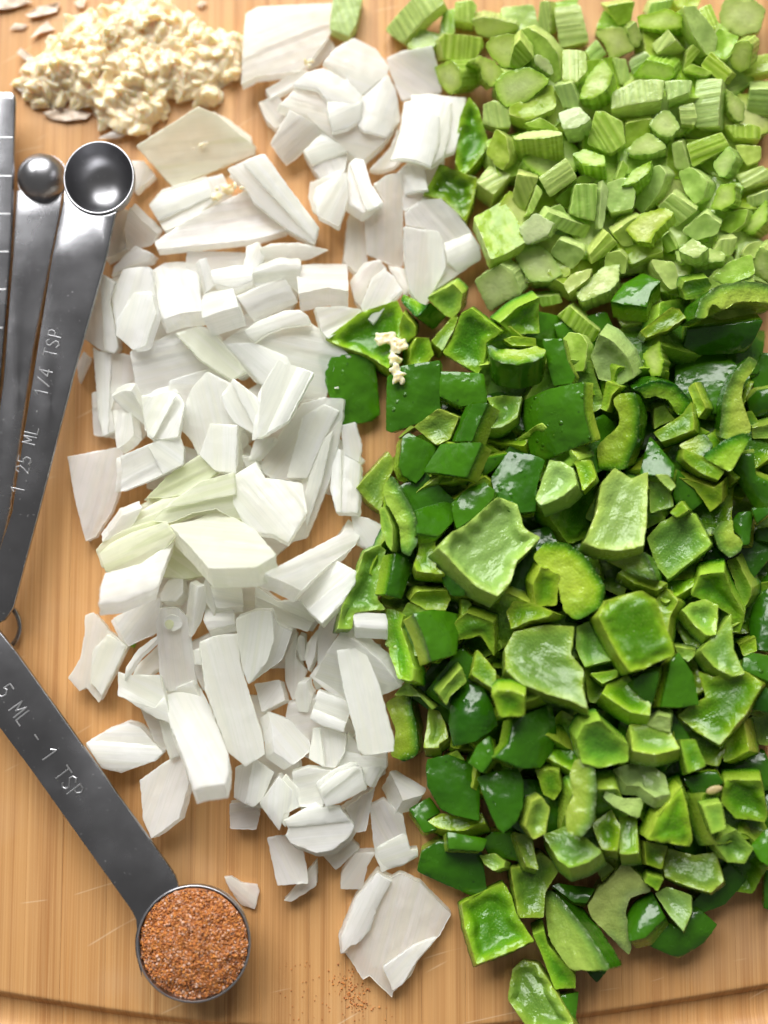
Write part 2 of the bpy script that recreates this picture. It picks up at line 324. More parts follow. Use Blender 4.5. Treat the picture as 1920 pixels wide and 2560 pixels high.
M = dict(onion=m_onion(), outer=m_celery('outer'), cut=m_celery('cut'), inner=m_celery('inner'),
         flesh=m_flesh(), pinner=m_pinner(), skin=m_skin(), bamboo=m_bamboo(), spice=m_spice(),
         steel=m_metal('steel', (.42, .42, .44), .25), steel_lit=m_metal('steel_lit_tone', (.52, .52, .54), .36), engrave=m_metal('steel_engraved', (.66, .66, .67), .4),  # one steel in two tones: handles' darker reflection is put into the colour
         garlic=m_simple('garlic', (.94, .79, .53), .32, dark=.9, sss=(.9, (1, .85, .55), .0025), bump=.15),
         husk=m_simple('garlic_husk', (.86, .68, .52), .4, dark=.85, sss=(.3, (1, .8, .6), .001)),
         seed=m_simple('seed', (.56, .44, .20), .4))
DATA = '''
@0,0
2 O | 880,945 1285,690 1400,740 1659,950 1655,1000 1120,1215 | 0,8 | t=3 g=.55 n=slab w=large_pale_green
+1 O | 1375,715 1470,760 1625,880 1640,940 1400,830 | | t=1.5 g=.2
0 O | 850,1040 930,1045 1000,1130 880,1235 840,1200 | | t=4
1 O | 975,1330 1060,1240 1330,1155 1390,1290 1250,1420 1080,1500 | | t=4
0 O | 1345,1150 1440,1130 1500,1250 1390,1310 | | t=4
1 O | 880,1320 1060,1480 1000,1570 830,1620 815,1480 | | t=5
0 O | 790,1350 840,1370 800,1500 820,1610 690,1680 715,1450 | | t=4
2 O | 1000,1565 1250,1400 1590,1250 1670,1330 1870,1500 1660,1565 1280,1600 1020,1625 | 5,42 | t=4.5 w=long_wedge-shaped
3 O | 1465,1095 1659,1005 1715,990 1850,1180 2070,1475 2040,1590 1850,1480 1640,1310 1590,1220 | | t=3.5 w=long_curved
@1,0
2 O | -99,535 -70,70 10,20 500,15 485,210 370,360 290,440 0,480 | 0,55 | t=4 w=large_square
+1 O | 470,240 515,300 480,350 400,420 330,450 380,360 | | t=1.5
1 O | 70,580 200,500 310,455 350,470 230,570 100,635 | | t=3
3 O | 150,675 230,600 300,520 560,420 820,420 910,560 935,780 830,920 690,1040 590,970 510,900 420,830 330,750 | | t=4 n=fan w=large_fanned
+3 O | 500,320 640,225 780,300 865,430 850,490 680,610 560,480 440,400 | | t=2
+4 O | 240,540 330,465 440,430 600,520 690,620 680,700 640,690 460,640 400,570 | | t=2
+4 O | 685,620 860,475 925,640 930,780 850,880 700,850 660,800 | | t=1.5
+4 O | 460,650 560,660 640,680 690,640 680,770 600,820 500,850 470,760 | | t=2
1 O | 855,380 940,340 1140,315 1165,420 1195,590 1100,610 950,650 880,480 | 5,15 | t=3
2 O | 1000,620 1130,605 1360,645 1340,800 1290,980 1210,1010 1050,900 | | t=2 n=pair w=stacked_layered
+3 O | 960,650 1080,615 1270,650 1260,850 1220,1000 1140,1065 980,1025 900,1010 930,850 | | t=2
+4 O | 955,690 1190,740 1190,900 1140,1065 1000,1030 870,1015 940,820 | | t=1.5
0 O | 740,1100 870,960 920,840 960,1020 900,1080 800,1105 | | t=3
0 O | 20,670 120,610 230,720 190,800 120,830 60,770 | | t=4
1 O | 100,930 220,720 420,830 430,860 250,1030 200,1065 | 0,5 | t=5
0 O | 310,980 440,850 590,980 570,1100 510,1160 440,1180 380,1100 | | t=4
1 O | 385,1210 580,1120 590,1270 530,1450 400,1390 375,1300 | | t=4.5
3 O | 600,1060 640,1020 700,1040 750,1200 830,1320 700,1380 600,1300 585,1180 | | t=4 w=crescent-shaped
2 O | 760,1190 850,1130 940,1115 955,1300 955,1730 860,1715 720,1650 700,1390 830,1310 | -5,8 | t=4 w=tall_upright
1 O | 600,1400 700,1400 720,1700 650,1760 570,1680 | | t=3
1 O | 910,1110 1000,1030 1215,1020 1190,1130 1130,1240 1040,1310 960,1350 950,1180 | | t=2.5 w=two-layer
+2 O | 930,1100 1000,1040 1090,1090 1115,1230 960,1250 | | t=1.5
3 O | 960,1380 1080,1290 1200,1290 1310,1390 1390,1500 1450,1600 1460,1670 1370,1740 1150,1890 1120,1700 1100,1480 970,1460 | | t=3 n=dome w=large_rounded
+4 O | 960,1470 1100,1490 1180,1500 1210,1560 1230,1740 1100,1980 1080,1990 1000,1900 960,1700 | | t=2.5
+4 O | 1390,1505 1450,1600 1459,1680 1310,1760 1240,1700 1215,1570 | | t=1.2
1 O | 30,1610 100,1580 270,1575 460,1620 330,1680 200,1690 60,1680 | 0,5 | t=3
0 O | -60,1590 20,1570 60,1650 0,1740 -80,1730 | | t=4
@0,1
1 O | 740,60 880,-60 1030,20 1000,60 850,80 730,130 | | t=4
1 O | 565,390 600,250 665,130 740,180 710,300 750,500 760,580 740,620 650,600 540,520 | | t=6
1 O | 715,240 790,90 960,75 985,240 900,420 760,480 | | t=5 w=two-layer
+2 O | 770,410 870,240 980,225 1020,380 950,590 860,610 760,520 | | t=4
2 O | 975,75 1070,40 1285,25 1295,230 1320,350 1060,390 1030,340 | 20,95 | t=6 w=thick_square
1 O | 1290,30 1340,10 1395,190 1310,270 | | t=4
1 O | 1370,90 1560,60 1640,90 1640,200 1530,250 1400,200 | | t=4
3 O | 1310,240 1350,215 1510,205 1540,310 1470,330 1300,385 | 60,130 | t=7 w=blocky
1 O | 860,620 1130,500 1290,455 1370,480 1600,745 1470,790 1200,830 1180,860 960,900 900,860 | | t=3 n=wedge w=broad_translucent
+2 O | 1135,500 1290,455 1380,490 1600,750 1500,805 1300,680 | | t=1.5 g=.3
0 O | 600,590 640,620 860,650 880,780 760,880 720,1000 750,1120 670,1160 640,1050 | | t=4 w=long_upright
0 O | 500,700 540,620 580,650 510,810 | | t=3
1 O | 740,890 840,820 890,810 930,950 940,1090 880,1030 790,960 | | t=4
2 O | 720,1000 830,970 870,1020 940,1200 900,1230 800,1280 760,1150 | | t=4
1 O | 930,920 1100,880 1160,900 1190,960 1150,1170 1000,1180 960,1160 940,1050 | | t=5
2 O | 780,1300 1040,1190 1170,1170 1195,1250 1190,1350 1010,1440 780,1530 790,1400 | | t=5 w=long_curved
1 O | 445,1310 780,1250 790,1290 750,1400 760,1530 710,1659 620,1800 560,1830 500,1600 | 22,5 | t=5 n=corner w=large_loose
3 O | 1240,860 1340,745 1490,820 1540,1090 1540,1350 1510,1420 1400,1400 1280,1290 1230,1190 1150,1110 1200,950 | | t=6 w=large_two-faced
+4 O | 1365,1085 1540,1095 1530,1410 1390,1390 1295,1290 | | t=1
3 O | 1440,900 1510,790 1650,900 1700,960 1690,1190 1600,1130 1520,1080 1460,990 | | t=5
1 O | 960,1560 1100,1420 1290,1300 1400,1400 1240,1530 1090,1560 | | t=3 g=.8 w=yellow-green_striped
1 O | 1540,1100 1640,1150 1630,1200 1550,1270 | | t=4
2 O | 1570,1290 1659,1280 1720,1360 1600,1400 | | t=4
@1,1
1 O | -20,90 150,20 285,30 265,250 170,130 0,190 | | t=4
2 O | -130,260 180,120 275,300 -10,430 | 0,6 | t=5 w=plain_square
2 O | 258,55 370,20 590,20 600,200 460,185 270,210 | 8,130 | t=7 w=thick_two-faced
1 O | 390,340 560,330 680,350 580,460 470,530 430,480 | | t=3
3 O | 605,160 700,40 800,20 850,80 740,160 680,330 640,290 | | t=4 w=pointed_two-faced
+3 O | 680,335 750,150 830,80 890,130 950,230 860,310 760,440 720,410 | | t=4
1 O | 850,60 960,80 1000,200 960,250 900,140 | | t=3
1 O | -200,570 -80,480 180,450 350,440 480,545 600,655 500,690 440,900 250,930 0,800 | | t=3 n=arch w=broad_arched
+2 O | -10,430 180,350 280,345 330,380 355,440 190,460 80,500 -10,560 -80,490 | | t=2
+2 O | -200,570 -10,560 200,650 300,900 250,930 30,830 | | t=1
4 O | 0,1180 40,850 150,670 380,755 210,1070 60,1160 | | t=4 w=bright_rectangular
2 O | 545,1100 640,1075 685,1220 670,1340 570,1290 | | t=3 w=bean-shaped
1 O | 510,1240 600,1290 665,1350 650,1650 520,1650 480,1500 | | t=3
3 O | 440,915 570,925 555,1060 440,1180 340,1440 300,1460 90,1440 20,1380 50,1300 200,1080 290,950 | | t=4 n=sheaf w=tall_glossy_layered b=-1.3
+3 O | 300,1040 440,960 540,1000 440,1180 330,1440 200,1440 | | t=.9
+2 O | 560,1060 540,1200 480,1450 400,1659 330,1830 210,1860 300,1440 440,1180 | | t=3
+3 O | 445,1180 500,1130 430,1450 330,1760 300,1640 340,1440 | | t=1.6
3 O | -160,1430 0,1330 60,1435 300,1455 330,1659 210,1860 110,1800 -60,1770 -150,1600 | 8,40 | t=5 w=broad_glossy
2 O | -10,1180 130,1170 20,1300 -50,1330 | | t=3
@0,2
2 O | 980,60 1100,-60 1300,-200 1520,-260 1530,-120 1640,60 1500,40 1400,-20 1240,10 1100,70 | | t=3 g=.5 w=broad_yellow-green
1 O | 840,130 900,0 1060,-90 1200,-100 1300,-20 1090,70 960,90 | | t=3 g=.6 w=green-veined
1 O | 670,200 780,-20 900,-80 860,60 840,120 | | t=4
2 O | 640,270 700,210 850,130 1080,60 1140,150 1060,240 900,340 760,390 680,390 | | t=3 g=.7 w=green-striped_fan-shaped
3 O | 680,395 920,330 1140,155 1050,400 1030,470 800,560 640,580 650,490 | -5,85 | t=6 n=flap w=wide_wet
1 O | 1060,240 1150,170 1350,360 1330,400 1220,430 1060,420 | | t=3 g=.8
3 O | 1090,80 1250,50 1420,-30 1640,100 1790,270 1659,345 1350,350 1230,220 | 30,130 | t=7 g=.35 w=large_curved_triangular
2 O | 1040,540 1080,430 1200,425 1225,560 1180,615 1060,600 | | t=4 w=round_core
2 O | 1220,450 1280,440 1330,600 1310,720 1240,820 1230,700 | | t=4 w=thin_crescent
1 O | 735,690 830,640 1030,560 1010,780 880,840 830,865 | | t=4
3 O | 1005,720 1040,625 1150,620 1215,690 1240,820 1260,1000 1280,1120 1100,1170 1035,1100 1020,850 | | t=5 n=core w=round-centred_core_strip
+4 O | 1050,700 1110,655 1180,690 1185,745 1120,775 1060,750 | | t=1.2 name=core
+4 O | 1058,720 1090,695 1130,710 1120,755 1085,765 | | t=.9 g=1 name=core
0 O | 560,680 610,660 700,770 830,870 790,950 720,1080 640,1225 560,1130 525,1155 460,1070 530,950 555,800 | | t=4 n=loose w=ragged_loose
+1 O | 600,900 700,790 820,870 780,960 660,1190 590,1110 | | t=1
1 O | 805,1080 820,1000 890,890 1020,800 1010,840 900,940 840,1030 | | t=2 w=thin_sliver-like
1 O | 890,990 1020,870 1030,1010 900,1100 860,1060 | | t=3
1 O | 770,1040 820,1060 1030,1060 1070,1230 1000,1270 850,1220 775,1190 | | t=3
1 O | 780,1190 1000,1270 1060,1190 1110,1370 1000,1330 | | t=3
3 O | 1060,1190 1290,1100 1340,1200 1420,1400 1480,1560 1480,1659 1460,1760 1250,1770 1180,1560 1100,1370 | 20,90 | t=6 n=bar w=long_thick_bar-shaped
3 O | 1290,840 1400,800 1540,785 1560,990 1700,1440 1720,1570 1590,1650 1480,1560 1330,1150 | -10,5 | t=7 w=long_steep_bar-shaped
4 O | 1530,690 1659,640 1760,640 1800,730 1890,780 1830,960 1610,1120 1570,1010 1545,850 | | t=4 w=broad_two-layer
+4 O | 1530,690 1659,640 1760,640 1780,820 1740,960 1610,1120 1570,1010 1545,850 | | t=1.2
1 O | 1320,500 1380,380 1410,600 1380,680 1330,560 | | t=4
2 O | 1360,480 1500,460 1570,510 1580,650 1400,660 | | t=4
1 O | 1330,600 1400,660 1520,660 1540,780 1370,800 1330,720 | | t=4
0 O | 1250,900 1300,880 1320,990 1260,990 | | t=4
0 O | 560,1500 700,1420 820,1375 900,1400 1050,1560 1000,1610 780,1690 660,1659 | | t=4.5 w=blurred_loose
0 O | 1030,1340 1100,1370 1180,1560 1100,1600 1060,1480 | | t=4
@0,3
1 O | 920,85 1030,0 1165,-90 1220,100 1160,320 985,445 935,330 | 40,0 | t=6 w=layered_upright
1 O | 1530,0 1659,-50 1770,30 1700,200 1640,250 1520,190 | | t=5
0 O | 1490,230 1659,215 1680,300 1660,395 1495,390 | | t=4
0 O | 1455,710 1500,705 1560,745 1659,760 1675,800 1650,915 1560,890 1490,790 | | t=1.5 w=thin_torn
@1,2
2 O | 50,400 330,250 560,130 610,20 690,130 640,220 470,340 370,430 310,490 | -60,90 | t=7 w=long_bar-shaped
0 O | 620,20 720,40 810,80 830,150 740,240 650,200 | | t=4
1 O | 290,560 380,450 520,320 640,390 640,450 620,490 560,580 430,715 350,640 | | t=3 w=striped_thin
0 O | 0,480 140,580 280,570 380,690 330,770 100,700 0,640 | | t=4
0 O | 410,740 540,650 550,740 480,900 400,1000 400,800 | | t=4
1 O | 330,860 380,780 405,760 400,960 370,1050 330,950 | | t=4
1 O | 265,880 300,770 335,780 320,960 280,970 | | t=4
0 O | 190,950 270,780 260,950 330,1030 290,1150 240,1220 190,1100 | | t=4
1 O | 0,1120 150,1090 190,1220 40,1290 | 30,10 | t=6 w=cube-like
1 O | 250,1210 300,1080 370,1050 365,1120 380,1170 330,1300 260,1310 | | t=4
2 O | 360,1110 480,880 580,735 700,790 860,910 985,1080 810,1180 700,1130 560,1195 440,1130 370,1180 | | t=4 n=tri w=large_triangular
3 O | 520,900 690,865 735,960 800,1120 840,1280 895,1480 890,1550 700,1580 660,1540 640,1420 570,1170 | -5,10 | t=5 n=corebar w=long_ridged_core_strip
2 O | 350,1340 400,1160 580,1220 610,1290 570,1430 430,1390 | | t=6 w=square
2 O | 340,1600 370,1400 420,1390 580,1440 570,1560 510,1659 430,1650 | | t=5
1 O | 50,1320 230,1350 350,1420 350,1540 200,1659 80,1580 70,1450 | | t=5
0 O | 530,1650 600,1430 650,1500 680,1580 840,1560 840,1659 700,1750 560,1700 | | t=5
3 O | 625,640 840,650 850,690 855,750 640,740 | 0,70 | t=5 n=onpepper w=small_bright
@1,3
2 O | 20,235 150,55 240,150 280,260 180,300 150,410 | | t=6
1 O | 240,30 330,0 500,20 520,60 440,140 430,240 290,240 250,120 | | t=5
3 O | 410,130 520,40 640,-10 680,0 720,140 540,230 450,255 430,200 | | t=4 w=bright_slanted
2 O | 175,340 380,225 430,255 540,250 640,380 600,450 500,530 390,550 230,490 190,440 210,390 | | t=6 w=rough_knobbly_core
1 O | 540,240 700,160 750,130 710,400 640,410 590,310 | | t=4
3 O | 865,20 910,0 1110,120 1090,170 960,200 | -60,105 | t=7 n=cube w=cube-like
1 O | 745,260 830,215 950,310 975,450 995,530 1040,520 1045,560 960,620 820,655 780,560 760,400 | | t=4 w=round-centred_core
1 O | 670,0 840,0 760,130 720,100 | | t=4
1 O | 80,455 200,440 300,540 330,690 330,740 140,755 | 10,5 | t=5 w=folded
+0 O | 180,860 250,780 390,600 395,760 230,870 | | t=4
0 O | 430,560 620,470 670,520 520,660 | | t=4
0 O | 550,780 560,680 640,560 770,550 720,640 690,790 | | t=4
0 O | 560,1210 545,1100 650,850 790,680 880,730 930,700 1060,760 1250,960 1180,1090 1040,1250 1000,1340 890,1440 880,1475 740,1340 700,1365 590,1200 | | t=3.5 n=bottom w=large_layered
+1 O | 560,1205 550,1100 650,850 790,682 880,735 780,920 740,1060 650,1150 620,1150 | | t=1.6
+1 O | 820,1290 1020,1150 1180,1090 1040,1250 950,1400 885,1440 | | t=1.6
@1,0
0 R | 510,0 680,-20 640,150 600,215 490,170 | | t=5 a=70 p=.6 w=pale_yellow
1 R | 855,180 1020,0 1180,-10 1220,60 1100,170 990,290 900,230 | | t=6 a=60 n=first w=pale
0 I | 990,290 1080,200 1190,230 1150,300 1050,330 | | t=5
0 R | 1200,150 1220,80 1290,60 1280,210 1200,230 | | t=5 a=90
2 R | 1285,125 1295,10 1400,0 1430,30 1405,150 | 0,55 | t=7 a=90
3 C | 1400,95 1490,70 1700,110 1720,160 1640,205 1500,250 1430,215 | | t=7 p=.4
2 R | 1150,280 1190,235 1480,235 1490,290 1400,400 1170,410 | | t=7 a=90 w=broad
2 C | 1145,445 1270,390 1330,470 1330,560 1260,615 1200,560 | 140,-20 | t=9
1 C | 1360,430 1450,375 1540,400 1600,470 1540,540 1500,580 1450,540 1440,440 | | t=7
3 C | 1485,300 1520,240 1659,215 1770,300 1780,400 1659,440 1600,440 1520,370 | 10,15 | t=8
2 R | 1475,680 1550,642 1645,730 1640,860 1560,870 1470,830 | | t=8 a=80
1 I | 1490,990 1560,850 1659,910 1700,1050 1640,1100 1580,1070 | | t=7
3 R | 1425,1180 1510,1065 1655,1130 1540,1260 | -15,100 | t=9 a=-30 w=slanted_block-like
2 I | 1405,1440 1600,1290 1659,1380 1750,1600 1620,1700 1500,1780 1450,1560 | | t=5 n=leaf w=broad_flat
0 F | 1330,760 1380,650 1440,720 1490,900 1470,990 1340,1130 1300,1050 1310,880 | | t=5 w=dark_wet
0 F | 1100,1270 1200,1080 1320,1130 1420,1170 1400,1300 1350,1430 1220,1290 | | t=5 w=dark_wet
@1,1
1 C | 1430,165 1500,110 1640,20 1720,60 1760,200 1640,260 1500,360 | | t=8 p=.5 w=pale
@2,0
3 C | -120,545 -60,470 110,430 240,505 240,540 100,660 -40,700 -90,640 | -5,40 | t=8 w=crescent-shaped
0 I | -60,60 130,45 165,190 60,215 -40,180 | | t=6 p=.4
1 R | 170,170 190,20 270,20 280,200 230,230 | | t=6 a=90
0 R | 260,20 420,-10 420,10 400,80 300,60 | | t=5 a=0
3 R | 270,45 440,22 500,265 310,310 | 5,30 | t=7 a=175 p=.5 w=pale_square
1 I | 80,200 150,180 250,230 320,320 330,480 250,520 130,360 | | t=6
4 R | 10,300 50,260 145,375 40,460 -20,440 | 5,-85 | t=7 a=60
2 C | 120,410 150,355 240,390 265,460 240,500 140,440 | | t=7 p=.7
0 R | 340,330 470,340 480,450 420,520 340,500 | | t=6 a=90
2 R | 460,345 550,255 615,350 500,430 | | t=7 a=-40
3 C | 530,210 640,170 720,180 800,320 640,390 600,290 | 0,10 | t=7 p=.3 w=curved
3 C | 430,640 480,500 590,375 660,470 620,580 540,640 | 25,85 | t=9 w=tilted_ribbed
2 R | 280,545 405,505 435,620 435,690 330,700 | | t=7 a=80 p=.4
0 I | 0,690 110,640 240,560 270,700 100,770 0,730 | | t=6
1 R | 650,390 740,390 760,520 680,560 | | t=6 a=90
1 I | 560,10 780,10 780,60 770,140 680,150 600,60 | | t=6
0 I | 560,180 600,70 690,150 760,140 700,190 | | t=6
1 C | 720,180 780,135 840,240 820,300 770,290 | | t=7
2 R | 760,400 780,370 870,310 910,360 850,440 780,490 | | t=7 a=-35 p=.8 w=whitish
2 C | 760,520 900,355 1100,360 1100,440 1020,500 800,510 | | t=8
1 R | 860,80 880,0 1040,-5 1030,60 900,90 | | t=6 a=90
3 C | 810,100 900,85 1000,50 1110,100 1100,180 1000,200 880,190 820,180 | 8,60 | t=9 w=notched
4 R | 900,285 1010,190 1060,260 940,350 | 60,60 | t=8 a=-40 p=.4 w=tilted
2 I | 1075,70 1180,50 1290,180 1320,250 1290,340 1220,380 1120,250 | | t=7 w=long_dark
0 I | 1050,0 1220,-10 1190,50 1090,50 | | t=6
0 R | 1220,60 1290,30 1325,120 1310,200 1240,120 | | t=6 a=70
2 C | 1345,100 1380,0 1550,-10 1640,60 1600,200 1480,230 1370,180 | 0,20 | t=8 n=topright w=blurred_rounded p=.4
0 I | 1300,260 1340,200 1460,240 1430,330 1380,380 1290,340 | | t=6
2 C | 1400,380 1480,250 1580,220 1620,250 1560,420 1480,470 1420,440 | | t=7
1 I | 1490,500 1570,370 1659,350 1700,500 1530,530 | | t=6
2 R | 1215,420 1285,335 1465,490 1400,560 | | t=7 a=40 w=slanting
2 R | 1120,340 1170,290 1230,330 1130,430 1080,470 | | t=6 a=-50
1 I | 1110,480 1170,420 1290,470 1250,510 | | t=6
3 R | 650,590 810,515 990,505 975,640 880,660 640,700 | -8,90 | t=9 a=85 p=.5 w=wide_two-faced
3 R | 990,520 1170,515 1150,600 1010,650 | 0,60 | t=8 a=90 p=.5
4 R | 1180,500 1370,512 1375,860 1210,850 1190,700 | | t=6 a=0 p=.45 n=tall w=tall_pale_ridged
1 R | 1085,700 1180,660 1190,780 1170,830 1090,830 | | t=6 a=0
2 C | 1380,580 1510,670 1490,790 1430,800 1380,740 | | t=7 p=.3
3 R | 1540,525 1659,525 1720,540 1700,780 1510,760 | | t=8 a=0 w=shiny_grooved
2 R | 1370,840 1540,805 1610,815 1600,920 1430,940 | | t=6 a=90
4 R | 1130,930 1360,855 1415,950 1170,1085 | -15,25 | t=8 a=-20 w=barrel-shaped
2 C | 1290,1060 1420,950 1500,1050 1430,1165 1360,1150 | | t=7 p=.3
3 R | 1450,1150 1625,1065 1700,1170 1500,1270 | | t=7 a=-25 w=grooved
3 C | 905,790 980,700 1030,710 1090,850 1020,950 940,930 880,850 | | t=7 w=crescent-shaped
2 C | 750,970 800,910 890,860 980,930 1000,960 900,1000 770,1000 | 0,50 | t=8
3 C | 295,730 430,685 515,770 410,830 330,840 | 28,90 | t=9 p=1 n=cube w=white-topped_cube-like
3 R | 485,930 540,720 600,718 720,790 735,930 640,1000 | 5,30 | t=8 a=60
1 I | 720,770 900,760 880,870 780,930 740,950 | | t=6
3 C | 0,880 100,850 230,838 320,850 330,880 200,895 20,910 | 18,158 | t=10 n=crescent w=big_ribbed_crescent
2 I | 50,830 180,765 290,820 310,850 100,850 | | t=6
2 C | 390,1000 470,965 600,1010 600,1080 460,1070 | 15,100 | t=9
3 R | -10,1340 40,1075 180,1110 80,1380 | | t=6 a=75 p=.2
2 R | 80,1400 170,1180 210,1230 120,1400 60,1430 | | t=6 a=65
3 R | 170,1150 350,1020 425,1155 245,1280 | 0,5 | t=8 a=-35 p=.3
3 R | 375,1380 410,1190 560,1190 540,1430 430,1410 | -25,10 | t=8 a=85 w=bright_grooved
4 I | 530,1490 575,1160 630,1220 570,1480 | | t=2 p=.6 n=sliver w=thin_pale_upright
4 R | 165,1380 200,1310 520,1480 490,1580 330,1490 | | t=5 a=115 p=.3 w=long_strip-like
3 C | 40,1480 150,1375 270,1450 230,1530 90,1590 | 40,10 | t=8 p=1 w=white-faced
2 I | 620,1190 740,1140 800,1260 780,1390 640,1430 600,1330 | | t=7
3 C | 705,1210 780,1100 910,1035 890,1120 800,1190 | 18,85 | t=9 w=pointed_ribbed
1 I | 640,1180 720,1040 760,1090 700,1170 | | t=6
2 I | 780,1330 900,1100 1000,1075 1070,1130 1000,1260 860,1380 | | t=7 w=large_dark
2 I | 1060,1110 1190,1090 1330,1190 1310,1290 1230,1330 1130,1240 | | t=7 p=.2
3 R | 950,1330 1060,1210 1225,1325 1060,1480 1010,1400 | | t=7 a=40
4 C | 730,1490 830,1380 1000,1350 1070,1410 940,1550 930,1625 820,1600 | | t=6 n=curl w=curled_leaf-like
2 I | 610,1470 740,1400 830,1385 740,1490 800,1590 720,1590 | | t=6
3 R | 470,1620 590,1470 685,1580 600,1659 500,1700 | | t=7 a=130
1 I | 260,1640 330,1520 480,1580 470,1640 380,1740 | | t=6
3 C | 0,1620 180,1590 260,1650 330,1780 230,1830 110,1820 60,1740 | 5,50 | t=8 w=large_ribbed
2 I | 1100,1500 1270,1340 1370,1420 1340,1500 1190,1560 | | t=7
2 R | 960,1560 1030,1490 1085,1600 1000,1640 | | t=6 a=60
1 I | 1350,1480 1400,1380 1560,1370 1540,1460 1430,1510 | | t=6
2 C | 1290,1350 1340,1200 1470,1200 1490,1330 1380,1370 | | t=7
2 C | 1490,1500 1560,1400 1659,1300 1700,1480 1590,1550 | | t=7
1 R | 1530,1270 1659,1210 1700,1290 1540,1350 | | t=6 a=90
3 C | 1070,1625 1170,1540 1280,1610 1190,1680 | 8,60 | t=8 p=.5
2 R | 1290,1600 1320,1520 1450,1530 1430,1659 1300,1659 | | t=7 a=90 p=.4
1 I | 1460,1659 1520,1590 1620,1560 1600,1659 1500,1700 | | t=6
3 C | 1600,1620 1659,1530 1720,1560 1700,1850 1590,1800 1540,1780 | | t=8 p=.3
1 I | 740,1600 960,1560 970,1659 890,1690 800,1750 740,1720 | | t=6 w=wet_dark
1 I | 620,1640 720,1610 760,1659 740,1760 600,1740 | | t=6
1 I | 1450,950 1610,950 1600,1050 1510,1100 | | t=6
1 I | 1050,930 1130,900 1160,1080 1060,1090 | | t=6
@2,1
3 C | 410,250 500,150 590,65 700,50 690,170 630,230 450,300 | 10,70 | t=8 p=.4 n=brown w=pale_brown-flecked
2 I | 340,190 400,110 520,80 500,160 410,250 380,290 | | t=6 p=.4
3 R | 295,380 395,290 590,465 525,560 430,500 | | t=7 a=-60 w=shiny_grooved
2 I | 330,540 370,500 470,510 535,580 510,750 440,750 380,660 | | t=7
1 R | 150,240 300,225 320,290 200,330 | | t=6 a=80
1 I | 890,50 1060,40 1070,200 980,240 900,120 | | t=7
2 C | 1060,-30 1240,-60 1375,-20 1370,30 1250,40 1080,40 | 0,50 | t=8 p=.4
0 I | 1310,140 1400,50 1540,0 1560,120 1400,180 | | t=6
2 C | 835,640 900,590 980,560 990,640 1025,690 1010,790 920,780 | | t=7 w=knobbly_yellow-green
@1,1
0 F | 480,540 680,390 900,320 940,400 930,520 850,720 740,640 560,580 | | t=5 w=large_dark_wet
1 F | 940,440 980,340 1050,430 1040,500 970,570 940,520 | | t=5
1 E | 945,290 965,250 1090,320 1130,300 1040,395 | 105,90 | t=9 k=2-4 w=slanting
1 F | 1120,270 1320,140 1380,200 1340,330 1280,390 1220,380 | | t=5
1 F | 950,620 1010,540 1120,535 1150,640 1080,700 940,720 | | t=5
2 F | 1210,630 1290,480 1330,370 1400,335 1600,490 1500,560 1480,700 1440,770 | 15,5 | t=5 w=large_square_speckled
0 F | 1140,550 1270,400 1310,400 1280,480 1210,610 | | t=5
1 S | 425,672 755,657 790,1010 740,1050 550,1085 | -5,5 | t=5 n=flat w=plain_square b=1.2 a=90
2 S | 850,790 940,720 1185,685 1180,1000 1170,1040 1010,1090 880,1135 845,1120 | 22,12 | t=5 n=dewy w=glossy_dewy_square
0 S | 1210,760 1460,770 1480,940 1330,960 1210,900 | | t=5
2 S | 1255,1195 1350,970 1485,950 1385,1190 | 88,45 | t=6 w=two-tone
3 S | 1070,1395 1180,1210 1460,1205 1350,1430 | 75,40 | t=5.5 w=long_two-tone
1 S | 900,1380 945,1200 990,1165 1180,1235 1060,1420 1000,1480 920,1440 | | t=5
0 F | 940,1180 1180,1000 1300,1050 1250,1180 1170,1220 1020,1100 | | t=5 w=dark_wet
3 E | 1489,570 1569,600 1719,610 1809,580 1887,610 1859,665 1709,710 1579,690 1519,660 | 0,165 | t=9 k=5-9 w=thick_glossy-fronted n=thick
0 F | 660,1500 855,1285 895,1350 880,1400 830,1500 810,1645 740,1590 | | t=5 w=dark_diamond-shaped
3 E | 820,1500 880,1412 960,1540 1045,1700 1050,1850 1000,1950 940,1920 930,1760 880,1659 840,1600 | 20,0 | t=8 k=1-5 w=long_edge-on
2 F | 800,1640 850,1620 940,1760 935,1920 880,1880 820,1760 | | t=5
2 S | 1265,1600 1380,1500 1480,1470 1540,1520 1530,1560 1440,1670 1300,1760 | | t=5 w=shiny
1 S | 1050,1640 1290,1570 1280,1700 1190,1790 1060,1780 | | t=5 w=shiny
1 S | 1480,1290 1620,1265 1540,1380 1480,1430 | | t=5
1 F | 1500,1190 1560,1060 1500,930 1600,900 1720,920 1690,1100 1600,1180 | | t=5
@2,1
2 F | -160,380 -20,290 150,245 190,510 60,500 -50,470 | | t=5 w=wet_dark
1 F | -60,560 0,530 150,530 150,590 0,600 | | t=5
2 S | -130,1430 -20,1265 130,1290 210,1320 160,1480 150,1640 0,1659 -100,1570 | | t=5 w=shiny_dewy
3 S | 635,285 720,165 845,93 965,155 905,220 870,315 720,310 | 8,110 | t=7 n=saddle w=glossy_curved
2 F | 1070,130 1250,120 1295,190 1250,280 1100,270 1060,180 | | t=5 w=wet
2 E | 1195,400 1230,280 1340,190 1520,165 1720,200 1740,330 1570,290 1450,300 1370,350 1300,310 1270,400 | | t=9 k=0-4 w=large_arched
3 S | 1140,485 1640,425 1520,640 1095,655 | -30,-60 | t=6 n=bar w=long_bar-shaped
2 F | 800,545 1040,320 1090,335 1130,395 1000,510 850,580 | | t=5 w=long
3 F | 510,640 610,440 700,470 810,600 850,750 730,830 550,810 | | t=6 p=.65 n=pale w=pale_triangular
